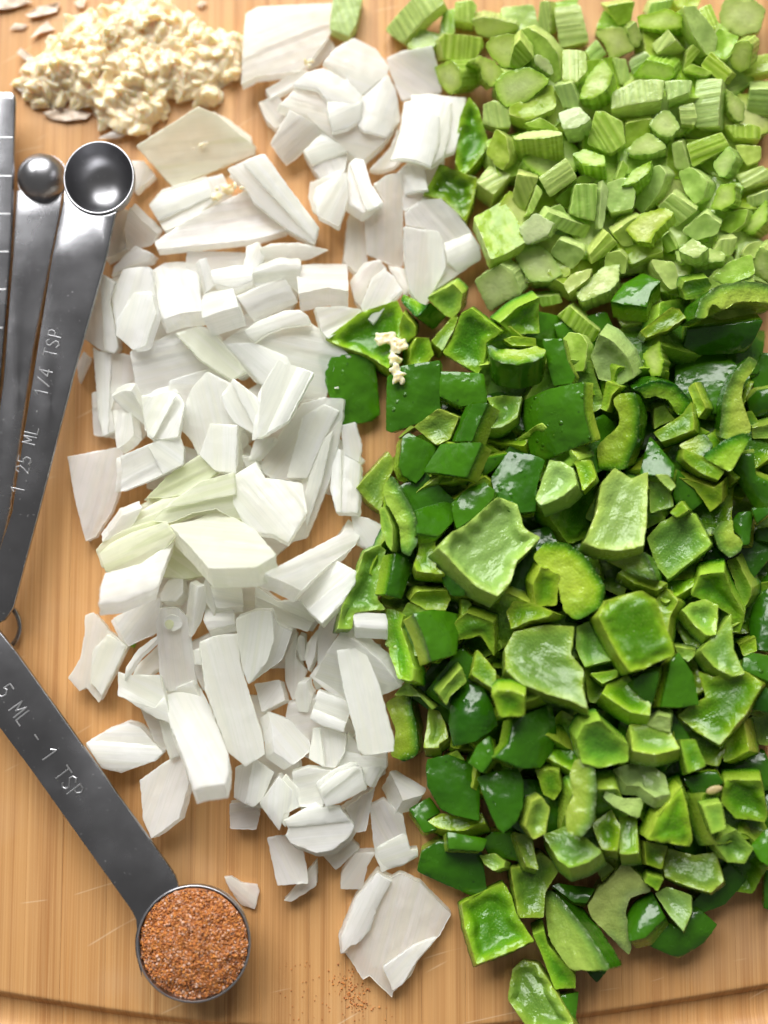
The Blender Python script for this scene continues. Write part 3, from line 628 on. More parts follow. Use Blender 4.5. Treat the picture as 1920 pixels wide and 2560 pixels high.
2 S | 185,540 335,545 375,680 440,790 420,830 280,840 230,690 | | t=4 w=wrinkled
4 S | 40,940 230,860 425,818 440,1000 485,1205 330,1270 200,1322 85,1290 45,1080 | 72,-8 | t=5.5 n=wet w=large_glossy_dewy b=2.2 a=80
4 E | 650,930 700,890 800,885 830,1000 820,1180 735,1390 560,1390 548,1230 690,1100 700,1050 | 55,0 | t=8 k=2-5 w=large_C-shaped
3 F | 570,1000 620,800 765,850 680,900 640,1020 | | t=5
3 E | 770,860 930,800 1070,830 1165,950 1130,1030 1070,1030 1010,930 930,910 865,925 830,880 | | t=8 k=0-3 w=arch-shaped
1 F | 890,940 960,930 1050,1060 920,1120 | | t=5
3 F | 910,1155 1110,1040 1180,945 1235,1170 985,1235 | | t=4 w=wet_wrinkled
2 F | 1130,850 1200,815 1325,990 1250,1060 1190,950 | | t=5
3 E | 1340,1180 1370,900 1440,750 1540,645 1600,690 1500,830 1490,930 1550,1100 1540,1150 1400,1190 | -45,10 | t=8 k=0-3 n=scythe w=tall_curved
2 S | 1510,920 1570,860 1720,850 1720,1030 1540,1040 | | t=5 b=2
1 S | 1560,800 1620,640 1720,640 1720,860 1590,860 | | t=5 w=shiny
1 F | 1550,1070 1720,1040 1720,1180 1560,1170 | | t=5
3 E | 1225,1300 1380,1190 1500,1140 1550,1170 1420,1400 1380,1390 | 0,5 | t=8 k=0-2 w=triangular
2 F | 1055,1340 1075,1265 1250,1310 1390,1390 1330,1460 1200,1430 | | t=5 w=long
1 S | 840,1400 900,1170 960,1240 1040,1340 1035,1415 | | t=5 w=grey-glossed
1 E | 1080,1230 1240,1150 1300,1230 1220,1310 | | t=7 k=1-2
3 F | 170,1640 210,1420 240,1305 330,1330 420,1400 465,1560 380,1640 220,1700 | | t=6 p=.4 w=pale_pointed
1 F | 400,1320 510,1330 560,1460 480,1560 440,1430 | | t=5
4 F | 470,1840 540,1660 570,1470 660,1365 780,1430 895,1385 885,1700 860,1900 700,1930 560,1920 440,1880 | | t=6 p=.30 n=star w=large_star-shaped b=1.5
1 F | 905,1430 1010,1420 1060,1490 1020,1530 | | t=5 p=.3
0 F | 895,1440 1020,1520 1040,1620 900,1659 | | t=5
1 S | 1030,1540 1050,1380 1250,1585 1170,1640 1080,1640 | | t=5
1 F | 1100,1420 1330,1460 1400,1400 1380,1560 1280,1659 1200,1500 | | t=5
2 S | 1430,1370 1490,1250 1570,1240 1580,1400 1720,1480 1720,1720 1560,1640 | | t=6 b=2
1 F | 1020,1659 1110,1590 1170,1659 1080,1700 | | t=5
@2,2
3 F | 865,170 960,60 1130,-20 1200,10 1310,220 1010,455 930,370 | 5,8 | t=5 a=-55 n=stripe w=wet_striped_square
4 E | 1300,130 1350,60 1430,50 1440,140 1500,190 1480,260 1410,300 1340,240 | | t=6 k=5-8 w=small_yellow-green_curled
2 S | 1430,40 1460,0 1560,0 1565,240 1490,240 1500,180 1440,130 | | t=5
2 S | 1580,120 1720,80 1720,230 1580,200 | | t=5
2 S | 1550,-20 1700,-30 1650,30 1580,100 | | t=5
4 E | 130,290 220,190 360,200 470,280 610,480 580,620 420,710 330,640 290,440 240,370 170,350 | 5,-5 | t=8 k=1-5 n=hook w=large_hook-shaped
2 F | 75,430 130,320 290,390 300,610 130,605 | | t=5 w=wet
2 E | 600,310 620,270 860,260 940,450 780,400 | 50,10 | t=7 k=2-3
1 F | 690,430 720,380 900,440 1000,480 920,555 780,500 | | t=5
4 F | 530,680 590,570 830,500 920,560 1040,850 1057,930 850,1030 740,1052 660,930 | | t=7 b=2.6 n=pit w=large_square_hollowed
2 F | 420,740 530,690 600,780 660,960 470,1010 410,880 | 0,5 | t=5 w=speckled
4 F | -60,880 0,770 200,722 412,742 390,920 480,1030 470,1150 505,1300 380,1240 200,1190 50,1140 -60,1040 | | t=5 b=2.2 n=flap w=large_white-tipped_cupped p=.15
2 F | -60,640 0,575 160,600 370,690 340,720 150,730 10,770 | | t=5 b=1
2 F | -80,1150 0,1110 200,1190 250,1230 40,1320 -60,1290 | | t=5 w=wet
3 S | 35,1340 265,1235 305,1430 285,1560 200,1660 60,1660 -80,1590 0,1500 | -80,5 | t=6 b=1.5 w=glossy_curved
3 F | 360,1400 400,1290 520,1250 600,1350 760,1500 770,1640 560,1659 420,1590 | | t=6 b=2 w=large_cupped
2 F | 750,1400 900,1390 1020,1420 1080,1580 900,1659 760,1640 | | t=5
1 F | 1060,1490 1180,1480 1250,1640 1100,1700 | | t=5
2 F | 550,1240 600,1140 750,1050 890,1270 870,1380 740,1380 | | t=5 w=dark_speckled
3 S | 740,1120 860,1020 985,975 975,1060 895,1272 820,1200 | | t=5
2 S | 900,1270 980,990 1060,920 1180,1060 1220,1240 1050,1270 | | t=5 w=dark_smooth
2 F | 870,1370 960,1260 1045,1275 1030,1420 940,1410 | | t=4 p=.6 w=pale
3 F | 1060,1330 1130,1260 1250,1200 1200,1020 1300,1060 1520,1020 1650,1110 1540,1300 1350,1530 1180,1430 | 10,6 | t=6 b=1.5 n=sheet w=large_wet_striped a=-35
4 F | 1200,900 1340,760 1410,650 1440,900 1510,1060 1420,1080 1300,1010 | | t=5 b=1
3 F | 1060,680 1140,600 1250,560 1340,600 1330,700 1300,850 1220,880 1120,760 | | t=5 b=1.2
2 F | 1160,470 1220,300 1380,258 1420,440 1512,650 1480,800 1430,800 1410,650 1300,560 | | t=5 w=tall
1 F | 1420,310 1510,270 1600,460 1580,520 1500,620 1450,420 | | t=5 w=wet
1 F | 920,570 1000,500 1120,600 1060,690 1060,830 | | t=5
1 F | 1060,850 1190,870 1180,930 1140,970 1080,920 | | t=5
2 S | 1500,1010 1510,940 1560,910 1720,930 1720,1110 | | t=5 w=shiny
1 S | 1580,500 1659,400 1720,420 1720,930 1600,900 1560,720 | | t=5 w=dark
1 F | 1450,830 1560,790 1590,900 1500,930 | | t=5
1 F | 1360,1540 1540,1350 1610,1560 1390,1620 | | t=5 w=wet
0 F | 1540,1340 1659,1280 1720,1300 1720,1500 1600,1500 | | t=5
1 S | 1560,1280 1659,1120 1720,1200 1720,1300 | | t=5
1 F | 510,1060 690,1020 680,1080 590,1145 | | t=5
@1,2
0 F | 540,740 570,600 650,420 700,280 790,240 830,270 800,430 780,560 830,620 640,640 630,740 | | t=5 n=edge w=long_dark_wet
2 S | 910,270 1020,330 950,560 865,530 880,450 | -88,8 | t=6 w=two-tone
2 F | 1040,290 1060,170 1160,150 1170,300 1160,400 1220,470 1030,460 1010,400 | | t=5 w=speckled
2 F | 960,530 1000,450 1220,480 1260,560 1230,640 1080,610 | | t=5 b=1.5
4 F | 1155,240 1250,130 1350,80 1560,-110 1700,-60 1750,100 1860,170 1700,330 1650,480 1560,570 1420,500 1250,330 | | t=6 p=.32 n=big w=biggest_bright b=1.0
3 S | 1190,380 1250,340 1410,490 1390,570 1290,560 1210,460 | | t=4 w=yellow-green
2 F | 1275,835 1300,690 1400,590 1580,640 1565,800 1550,925 1470,775 1380,810 | | t=5 w=notched
1 F | 1310,570 1380,575 1400,600 1300,690 | | t=5
3 S | 1040,645 1150,630 1330,650 1310,920 1160,960 1100,790 | -80,40 | t=6 n=block w=glossy_block-like
1 F | 840,640 900,640 1000,690 970,760 1120,1030 1120,1110 990,1090 900,930 860,790 | | t=5 w=long_dark_wet
1 F | 1155,1140 1290,965 1350,1090 1250,1180 1240,1250 | | t=5
1 F | 1380,1080 1440,890 1550,1040 1530,1180 1430,1110 | | t=5
1 F | 890,1200 1000,1085 1180,1240 1150,1260 1080,1180 960,1190 | | t=5
2 E | 840,1245 930,1190 1000,1190 1010,1280 1040,1400 1050,1560 960,1610 870,1570 910,1420 870,1320 | 50,-8 | t=8 k=2-5 w=curved_edge-on
2 F | 1110,1400 1105,1240 1180,1270 1230,1380 1270,1520 1210,1560 1210,1600 1105,1590 | | t=5 w=speckled
3 S | 1250,1200 1370,1110 1470,1130 1530,1260 1560,1380 1500,1430 1420,1490 1270,1520 1240,1380 | 15,5 | t=6 b=3.2 n=dome w=glossy_domed
2 F | 1530,1140 1570,1090 1659,1080 1750,1120 1740,1330 1580,1340 | | t=5
1 F | 1220,1560 1290,1520 1360,1620 1250,1600 | | t=5
2 S | 1370,1620 1440,1510 1530,1460 1580,1600 1500,1700 | | t=5
@1,3
3 S | 1100,0 1110,-60 1250,-90 1440,-10 1450,50 1450,345 1290,310 1200,270 1110,120 | -5,5 | t=6 b=1.5 n=slope w=large_smooth
3 S | 1430,60 1540,20 1700,0 1735,80 1730,250 1690,350 1600,425 1560,380 1520,300 | 0,8 | t=6 b=1.5 w=speckled_lighter
2 F | 1100,350 1190,295 1480,320 1520,420 1350,460 1200,420 | | t=5 w=bright
1 S | 1000,280 1130,190 1190,290 1100,350 1160,410 1080,440 | | t=5 w=dark
0 S | 1075,680 1100,560 1200,500 1440,560 1470,800 1380,810 | | t=5 b=1.2 w=large_dark_smooth n=darkskin
1 S | 1220,440 1500,450 1460,530 1220,550 | | t=5
1 F | 1430,560 1560,560 1659,620 1659,660 1560,670 1480,620 | | t=5
2 F | 1325,875 1600,735 1659,830 1690,950 1800,1120 1659,1190 1425,1280 1350,1030 | -12,0 | t=5 n=speckle w=large_square_speckled b=1
0 S | 1480,480 1540,430 1700,430 1700,600 1520,560 | | t=5
@2,3
2 F | 50,360 80,180 160,160 230,250 220,430 130,460 | | t=5 w=wet
2 F | 165,-60 325,-60 330,120 270,220 200,170 | | t=5
3 E | 345,280 400,170 370,60 400,-60 530,-60 550,130 530,350 450,455 350,410 | 20,0 | t=7 k=4-6 w=S-shaped
3 F | 190,430 350,370 480,470 610,610 510,700 390,760 300,660 | | t=5 b=1.8 w=curved_wet
1 F | 520,370 640,260 700,400 690,600 590,570 | | t=5
1 F | 690,300 800,310 840,640 720,640 | | t=5
3 E | 590,190 610,140 720,200 860,195 830,325 760,310 660,250 | | t=4 k=0-0 p=.6 w=small_pale_curved
3 F | 630,40 700,0 860,-60 1000,60 1020,240 910,270 810,160 720,170 | | t=3 p=.6 w=whitish_membrane-covered
3 F | 840,450 880,280 1000,100 1050,60 1100,180 1210,510 1190,550 1050,500 | | t=6 b=-1.5 w=shiny_triangular
3 F | 970,650 1000,510 1180,560 1330,540 1390,740 1290,820 1100,760 980,710 | 0,8 | t=5 n=lower w=broad_wet
0 F | 860,480 1000,510 970,650 870,620 | | t=5
2 S | 1110,40 1250,0 1320,0 1365,80 1300,150 1180,190 | | t=5 w=yellow-green
2 F | 1340,170 1360,0 1600,0 1659,300 1640,355 1440,310 | | t=5 n=rightlow w=large_smooth b=1
1 F | 1190,200 1330,200 1390,400 1290,420 | | t=5
0 F | 1310,480 1440,400 1550,520 1500,610 1390,600 | | t=5 w=wet
2 S | 1540,500 1659,400 1720,410 1720,660 1620,600 | | t=5
1 S | 1620,640 1720,680 1720,920 1640,900 | | t=5
0 S | 1400,640 1500,740 1380,880 1240,930 1180,880 | | t=5
4 E | 205,800 250,790 320,850 480,1050 645,1312 370,1310 230,1090 | 95,-5 | t=8 k=1-3 n=big2 w=large_bright_half-moon p=.2
4 E | 485,900 560,775 600,760 740,597 860,740 910,800 770,840 735,930 780,1150 760,1220 640,1100 520,980 | | t=8 k=5-9 p=.5 n=jag w=large_pale_jagged
3 S | 735,940 770,845 905,795 1020,1000 900,1150 785,1160 | | t=5 b=2
3 S | 250,770 290,750 540,780 480,900 400,900 | | t=5
3 F | 920,810 1000,760 1170,820 1170,940 1115,1075 1010,950 | 0,4 | t=5 p=.3 w=pale_triangular
0 S | 910,1140 1020,1010 1110,1060 1180,920 1310,1030 1240,1130 1100,1230 | | t=6 b=2 w=dark_shadowed
1 F | 130,1000 200,960 230,1100 400,1330 410,1450 280,1450 200,1200 | | t=5 w=long_dark
2 F | -40,1500 0,1300 60,1240 160,1260 280,1450 400,1659 330,1720 100,1700 | 20,0 | t=6 b=-1.8 n=cornerp w=large_blurred
1 S | 280,1460 410,1450 410,1680 350,1680 | | t=5
0 S | 490,1320 610,1320 550,1390 | | t=4
0 F | 0,650 50,650 180,560 300,650 210,800 200,950 50,950 | | t=5 w=dark
1 F | 0,430 130,440 150,670 60,660 | | t=5
1 F | 550,660 620,610 680,670 600,750 | | t=5
0 F | 880,690 980,720 940,790 860,740 | | t=5
'''
# ------------------------------------------------------------------ helpers
col = sc.collection
def link_mesh(name, verts, faces, mats, parent=None, smooth=True, sharp=40, matrix=None, fm=None, attrs=None):
    me = bpy.data.meshes.new(name); me.from_pydata(verts, [], faces); me.update()
    for m in mats: me.materials.append(m)
    if fm is not None: me.polygons.foreach_set('material_index', fm)
    if attrs:
        for k, vals in attrs.items():
            a = me.attributes.new(k, 'FLOAT', 'POINT'); a.data.foreach_set('value', [float(x) for x in vals])
    if smooth:
        me.polygons.foreach_set('use_smooth', [True] * len(me.polygons))
        if sharp: me.set_sharp_from_angle(angle=math.radians(sharp))
    o = bpy.data.objects.new(name, me); col.objects.link(o)
    if matrix is not None: o.matrix_world = matrix
    if parent is not None: o.parent = parent
    return o
def tag(o, label, cat, group=None, kind=None):
    o['label'] = label
    if cat: o['category'] = cat
    if group: o['group'] = group
    if kind: o['kind'] = kind
    return o
def empty(name, loc):
    o = bpy.data.objects.new(name, None); col.objects.link(o); o.location = loc; o.empty_display_size = .005
    return o

# ------------------------------------------------------------------ cutting board with juice groove
_gp = [at(px, py, 0) for px, py in ((38, 2481), (340, 2530), (640, 2560), (1000, 2578), (1438, 2533), (1680, 2496), (1920, 2456))]
_gx = np.arange(-.24, .2401, .002)
_gy = np.interp(_gx, [-.2] + [q.x for q in _gp] + [.2], [_gp[0].y + .016] + [q.y for q in _gp] + [_gp[-1].y + .016])
_gy = np.convolve(np.pad(_gy, 8, mode='edge'), np.ones(17) / 17, 'valid')
def groove_y(x): return float(np.interp(x, _gx, _gy))
def build_board():
    off = [-.05, -.03, -.0155, -.0150, -.0140, -.0125, -.0105, -.0085, -.0065, -.0045, -.0028, -.0016, -.0009, -.0004, 0, .0006, .002, .01, .03, .08, .14, .2, .26, .33, .36]
    def h(s):
        if s >= 0 or s <= -.0150: return 0.0
        u = -s / .0150
        e = min(1.0, u / .24); f = min(1.0, (1 - u) / .45)
        e = e * e * (3 - 2 * e); f = f * f * (3 - 2 * f)
        return -0.0035 * e * f
    root = empty('cutting_board', (0, 0, -.018)); bpy.context.view_layer.update()
    ys0, ys1 = groove_y(0) - .05, groove_y(0) + .36
    def kid(o):
        o.parent = root; o.matrix_parent_inverse = root.matrix_world.inverted(); return o
    V = [(x, y, z) for z in (-.018, -.007) for x, y in ((-.199, ys0 + .02), (.199, ys0 + .02), (.199, ys1 - .005), (-.199, ys1 - .005))]
    kid(link_mesh('core_board', V, [(3, 2, 1, 0), (4, 5, 6, 7), (0, 1, 5, 4), (1, 2, 6, 5), (2, 3, 7, 6), (3, 0, 4, 7)], [M['bamboo']], smooth=False))
    rs = random.Random(5); x0 = -.2
    while x0 < .2:                           # glued bamboo strips, each its own piece
        wd = rs.uniform(.0085, .0135); x1 = x0 + wd; dz = rs.uniform(-.00004, .00004); gp = .00002
        cols = [x0 + gp, x0 + gp + .0002] + [x0 + wd * f for f in (.25, .5, .75)] + [x1 - gp - .0002, x1 - gp]
        V, Fc = [], []; nx = len(cols)
        for s_ in off:
            for i, x in enumerate(cols): V.append((x, groove_y(x) + s_, h(s_) + dz - (.00005 if i in (0, nx - 1) else 0)))
        for j in range(len(off) - 1):
            for i in range(nx - 1):
                a_ = j * nx + i; Fc.append((a_, a_ + 1, a_ + nx + 1, a_ + nx))
        nrow = len(off)
        loop = [i for i in range(nx)] + [j * nx + nx - 1 for j in range(1, nrow)] + [(nrow - 1) * nx + i for i in range(nx - 2, -1, -1)] + [j * nx for j in range(nrow - 2, 0, -1)]
        b0 = len(V); L = len(loop)
        for i in loop: V.append((V[i][0], V[i][1], -0.0069))
        for i in range(L): Fc.append((loop[i], b0 + i, b0 + (i + 1) % L, loop[(i + 1) % L]))
        Fc.append(tuple(b0 + i for i in range(L - 1, -1, -1)))
        kid(link_mesh('bamboo_strip', V, Fc, [M['bamboo']], sharp=35))
        x0 = x1
    tag(root, 'bamboo cutting board with vertical grain and juice groove', 'cutting board')
build_board()

# ------------------------------------------------------------------ pieces of vegetable
GR = 1.0                                   # height map cell in mm
GX, GY = 340, 420
HM = np.zeros((GX, GY))
def cells(P):
    return (np.clip((P[:, 0] / MM + GX / 2).astype(int), 0, GX - 1), np.clip((P[:, 1] / MM + GY / 2).astype(int), 0, GY - 1))

def inside(poly, pts):
    x, y = pts[:, 0], pts[:, 1]; r = np.zeros(len(pts), bool)
    n = len(poly)
    for i in range(n):
        x0, y0 = poly[i]; x1, y1 = poly[(i + 1) % n]
        c = ((y0 > y) != (y1 > y))
        with np.errstate(divide='ignore', invalid='ignore'):
            xi = (x1 - x0) * (y - y0) / (y1 - y0 + 1e-12) + x0
        r ^= c & (x < xi)
    return r
def segdist(pts, a, b):
    a = np.array(a); b = np.array(b); d = b - a
    t = np.clip(((pts - a) @ d) / (d @ d + 1e-12), 0, 1)
    return np.linalg.norm(pts - (a + t[:, None] * d), axis=1)

class Piece: pass
def parse():
    out = []; tile = (0, 0)
    for ln in DATA.strip().splitlines():
        ln = ln.strip()
        if not ln: continue
        if ln[0] == '@': tile = tuple(int(c) for c in ln[1:].split(',')); continue
        h, pts, sh, op = [s.strip() for s in ln.split('|')]
        p = Piece(); p.sub = h[0] == '+'
        lv, p.kind = h.lstrip('+').split(); p.level = int(lv)
        p.poly = [tpx(tile, *[float(c) for c in q.split(',')]) for q in pts.split()]
        a2 = sum(p.poly[i][0] * p.poly[(i + 1) % len(p.poly)][1] - p.poly[(i + 1) % len(p.poly)][0] * p.poly[i][1] for i in range(len(p.poly)))
        p.area = abs(a2) / 2
        gr = {0: 1.16, 1: 1.13, 2: 1.05}.get(p.level, 1.0) if p.kind != 'O' else {0: 1.04, 1: 1.06}.get(p.level, 1.0)
        c_ = (sum(q[0] for q in p.poly) / len(p.poly), sum(q[1] for q in p.poly) / len(p.poly))
        if not p.sub: p.poly = [(c_[0] + (q[0] - c_[0]) * gr, c_[1] + (q[1] - c_[1]) * gr) for q in p.poly]
        p.shift = tuple(float(c) * TS for c in sh.split(',')) if sh else None
        p.o = dict(kv.split('=') for kv in op.split())
        p.t = float(p.o.get('t', 5)); p.idx = len(out)
        if p.o.get('name') == 'core': p.t = .15
        if p.kind in 'SF' and p.shift is None: p.t *= 1.4
        p.edges = None
        if 'k' in p.o:
            a, b = [int(c) for c in p.o['k'].split('-')]; nn = len(p.poly)
            p.edges = set(i % nn for i in range(a, min(b, nn - 1 + a) + 1))
        if a2 < 0:                       # keep one winding (clockwise in image = a2 > 0)
            nn = len(p.poly); p.poly = p.poly[::-1]
            if p.edges is not None: p.edges = set((nn - 2 - e) % nn for e in p.edges)
        out.append(p)
    par = None
    for p in out:
        if p.sub: p.root = par
        else: par = p; p.root = None; p.subs = []
        if p.sub: par.subs.append(p)
    return out

def frame(p, z0):
    cx = sum(q[0] for q in p.poly) / len(p.poly); cy = sum(q[1] for q in p.poly) / len(p.poly)
    Pc = at(cx, cy, z0)
    t = p.t * MM
    if p.shift is None:
        nrm = Vector((p.tx, p.ty, 1)).normalized()
    else:
        depth = (CAM - Pc).length
        s = Vector((p.shift[0], -p.shift[1])) * (depth / F_PX)
        R = Vector((Pc.x - CAM.x, Pc.y - CAM.y)); d = t
        for _ in range(6):
            a = s + R * (d / (CAM.z - Pc.z))
            if a.length > .80 * t: a *= .80 * t / a.length
            d = math.sqrt(t * t - a.length_squared)
        nrm = -Vector((a.x, a.y, -d)).normalized()
    ang = math.radians(float(p.o['a'])) if 'a' in p.o else p.ang
    e1 = Vector((math.cos(ang), -math.sin(ang), 0)); e1 = (e1 - nrm * e1.dot(nrm)).normalized()
    e2 = nrm.cross(e1)
    uv = []
    for q in p.poly:
        d = ray(*q); k = (Pc - CAM).dot(nrm) / d.dot(nrm)
        X = CAM + d * k - Pc
        uv.append((X.dot(e1) / MM, X.dot(e2) / MM))
    return Pc, nrm, e1, e2, uv

def sample(uv, step):
    a = np.array(uv); lo, hi = a.min(0), a.max(0)
    g = np.stack(np.meshgrid(np.arange(lo[0], hi[0] + step, step), np.arange(lo[1], hi[1] + step, step)), -1).reshape(-1, 2)
    g = g[inside(uv, g)]
    return np.concatenate([g, a * .96 + a.mean(0) * .04])

def place(p):
    # principal direction as default grain
    a = np.array(p.poly); a = a - a.mean(0)
    w, v = np.linalg.eigh(a.T @ a); d = v[:, 1]
    p.ang = math.atan2(d[1], d[0])
    sd = .05 if p.sub or p.t < 2 else (.13 if p.kind == 'O' else .30 if p.kind == 'F' else .22)
    p.tx, p.ty = rng.gauss(0, sd), rng.gauss(0, sd)
    if p.level == 0: p.tx *= .3; p.ty *= .3
    if p.kind == 'F' and p.level == 4: p.tx, p.ty = p.tx * .4 - .05, abs(p.ty) * .5 + .10
    if hasattr(p, 'pre'): p.tx, p.ty = p.pre
    if p.root is not None and not hasattr(p.root, 'tx'): p.root.pre = (p.tx, p.ty)
    if p.root is not None and p.shift is None and p.root.shift is None and hasattr(p.root, 'tx'):
        p.tx, p.ty = p.root.tx + rng.gauss(0, .03), p.root.ty + rng.gauss(0, .03)
    if p.kind == 'S' and p.level > 0:
        p.ty += .28 if any(w_ in p.o.get('w', '') for w_ in ('dewy', 'shiny', 'gloss')) else .10
    z0 = 0.012
    for it in range(4):
        Pc, nrm, e1, e2, uv = frame(p, z0)
        s = sample(uv, 1.3)
        E1, E2, NN, C = (np.array(x) for x in (e1, e2, nrm, Pc))
        top = C + s[:, :1] * MM * E1 + s[:, 1:] * MM * E2
        bot = top - NN * p.t * MM
        ti, tj = cells(top); bi, bj = cells(bot)
        o1 = np.percentile(HM[ti, tj] - top[:, 2], 96 if p.level >= 0 else 30) + .0003
        o2 = np.percentile(HM[bi, bj] - bot[:, 2], ((66 if p.level >= 2 else 40) if p.kind in 'SFE' else 15 if p.t > 5.5 else 28) if p.t > 4 else 50)
        o3 = -np.percentile(bot[:, 2], 8) + .00005
        o4 = -top[:, 2].min() + .0008
        z0 += max(o1, o2, o3, o4)
    p.fr = frame(p, z0); p.z0 = z0
    Pc, nrm, e1, e2, uv = p.fr
    s = sample(uv, .6)
    top = np.array(Pc) + s[:, :1] * MM * np.array(e1) + s[:, 1:] * MM * np.array(e2)
    ti, tj = cells(top); np.maximum.at(HM, (ti, tj), top[:, 2])

def mesh_piece(p):
    Pc, nrm, e1, e2, uv = p.fr
    kind, t = p.kind, p.t
    n = len(uv)
    ar = sum(uv[i][0] * uv[(i + 1) % n][1] - uv[(i + 1) % n][0] * uv[i][1] for i in range(n))
    edges = p.edges
    if ar < 0:
        uv = uv[::-1]
        if edges is not None: edges = set((n - 2 - e) % n for e in edges)
    A = [np.array(q) for q in uv]
    if kind == 'F':
        c0 = sum(A) / n; A = [c0 + (q - c0) * .945 for q in A]
    # rounded, resampled outline
    cut = {'O': .04, 'R': .08, 'C': .15, 'I': .16, 'S': .06, 'F': .07, 'E': .22}[kind]
    core = p.o.get('name') == 'core'
    if core: cut = .45
    pts = []
    for i in range(n):
        a, b, c = A[i - 1], A[i], A[(i + 1) % n]
        la, lc = np.linalg.norm(a - b), np.linalg.norm(c - b)
        p0 = b + (a - b) * min(cut, (9 if core else 1.6) / max(la, .1)); p2 = b + (c - b) * min(cut, (9 if core else 1.6) / max(lc, .1))
        for s_ in ((0, .25, .5, .75, 1) if core else (0, .5, 1)): pts.append((1 - s_) ** 2 * p0 + 2 * s_ * (1 - s_) * b + s_ * s_ * p2)
    step = .55 if kind in 'RC' else .75
    bd = []
    for i in range(len(pts)):
        a, b = pts[i], pts[(i + 1) % len(pts)]; L = np.linalg.norm(b - a); k = max(1, int(round(L / step)))
        for j in range(k): bd.append(a + (b - a) * j / k)
    bd = np.array(bd)
    keep = [0]
    for i in range(1, len(bd)):
        if np.linalg.norm(bd[i] - bd[keep[-1]]) > .25: keep.append(i)
    if np.linalg.norm(bd[keep[-1]] - bd[0]) < .2: keep.pop()
    bd = bd[keep]; nb = len(bd)
    tang = np.roll(bd, -1, 0) - np.roll(bd, 1, 0); tang /= np.linalg.norm(tang, axis=1)[:, None] + 1e-9
    outn = np.stack([tang[:, 1], -tang[:, 0]], 1)
    seed = (p.idx % 97) * 13.7
    jit = {'O': .09, 'R': .06, 'C': .06, 'I': .10, 'S': .05, 'F': .06, 'E': .09}[kind]
    for i in range(nb):
        q = Vector((bd[i][0] * .8 + seed, bd[i][1] * .8, 3.1))
        bd[i] += outn[i] * (noise.noise(q) * jit * 2 + noise.noise(q * 3.3) * jit)
    arc = np.concatenate([[0], np.cumsum(np.linalg.norm(np.diff(bd, axis=0), axis=1))])
    ph = rng.random() * 6
    rib_b = .5 + .5 * np.sin(arc * 2 * math.pi / 1.6 + ph + 1.6 * np.sin(arc * .9 + ph * 3))
    if kind == 'C': bd = bd + outn * ((rib_b - .5) * .22)[:, None]
    flag = np.zeros(nb, bool)
    if kind == 'E' and edges:
        dist_e = np.stack([segdist(bd, A[i], A[(i + 1) % n]) for i in range(n)], 1)
        flag = np.isin(dist_e.argmin(1), list(edges))
    # interior points
    lo, hi = bd.min(0), bd.max(0)
    gs = {'R': .62, 'O': .68, 'F': .75}.get(kind, .85)
    gx = np.arange(lo[0], hi[0], gs); gy = np.arange(lo[1], hi[1], gs * .87)
    g = np.array([(x + (gs / 2 if j % 2 else 0), y) for j, y in enumerate(gy) for x in gx])
    r = min(.14, t * .15)
    ins = bd - outn * r
    if len(g):
        g = g[inside(bd, g)]
        if len(g):
            dmin = np.min(np.linalg.norm(g[:, None, :] - ins[None], axis=2), axis=1)
            dmb = np.min(np.linalg.norm(g[:, None, :] - bd[None], axis=2), axis=1)
            g = g[(dmin > gs * .55) & (dmb > r + gs * .45)]
    allp = np.concatenate([ins, g]) if len(g) else ins
    vv, _, ff, ov, _, _ = delaunay_2d_cdt([Vector(q) for q in allp], [], [list(range(nb))], 1, 1e-6)
    vv = np.array([tuple(q) for q in vv])
    # map from original boundary idx to output idx
    o2 = {}
    for i, src in enumerate(ov):
        for s_ in src: o2.setdefault(s_, i)
    bi = [o2[i] for i in range(nb)]
    nv = len(vv)
    wv = float(np.ptp(bd[:, 1])); wu = float(np.ptp(bd[:, 0])); vm = (bd[:, 1].max() + bd[:, 1].min()) / 2; um = (bd[:, 0].max() + bd[:, 0].min()) / 2
    if 'b' in p.o:
        bnd = float(p.o['b'])
        bnd = -bnd if kind != 'S' else bnd
    else:
        bnd = {'O': rng.choice((-1, 1, 1)) * rng.uniform(.05, .13), 'R': .07, 'C': .0, 'I': -.05, 'S': .085, 'F': -.10, 'E': 0}[kind] * min(wv, 14)
    def bend(q):
        f = -bnd * (2 * (q[:, 1] - vm) / max(wv, 1)) ** 2
        if kind in 'SF': f = f - .5 * bnd * (2 * (q[:, 0] - um) / max(wu, 1)) ** 2
        return f
    tap = {'O': rng.uniform(-.05, .03), 'S': -.03, 'F': .09, 'E': -.05, 'C': -.02, 'R': -.03, 'I': -.03}[kind]
    cen = bd.mean(0)
    def nzv(q, s1, amp, zz):
        return np.array([noise.noise(Vector((a * s1 + seed, b * s1 + 5, zz))) for a, b in q]) * amp
    ztop = t + bend(vv) + nzv(vv, .33, {'O': .10, 'F': .25, 'E': .45, 'S': .22, 'C': .2, 'R': .12, 'I': .3}[kind], .3)
    rib = np.zeros(nv)
    edge = np.min(np.linalg.norm(vv[:, None, :] - bd[None], axis=2), axis=1)
    if kind == 'F':
        dp = min(2.3, .17 * min(wu, wv)) * rng.choice((-.5, .1, .35, .6, .9, 1.1))
        e_ = np.clip((edge - .8 + nzv(vv, .35, 1.6, 3.3)) / 2.6, 0, 1)
        ztop += nzv(vv, .8, .16, 7.7) + nzv(vv * [.4, 1], .35, .6, 1.7) - dp * e_ * e_ * (3 - 2 * e_)
    if kind == 'E': ztop += nzv(vv, .7, .3, 7.7)
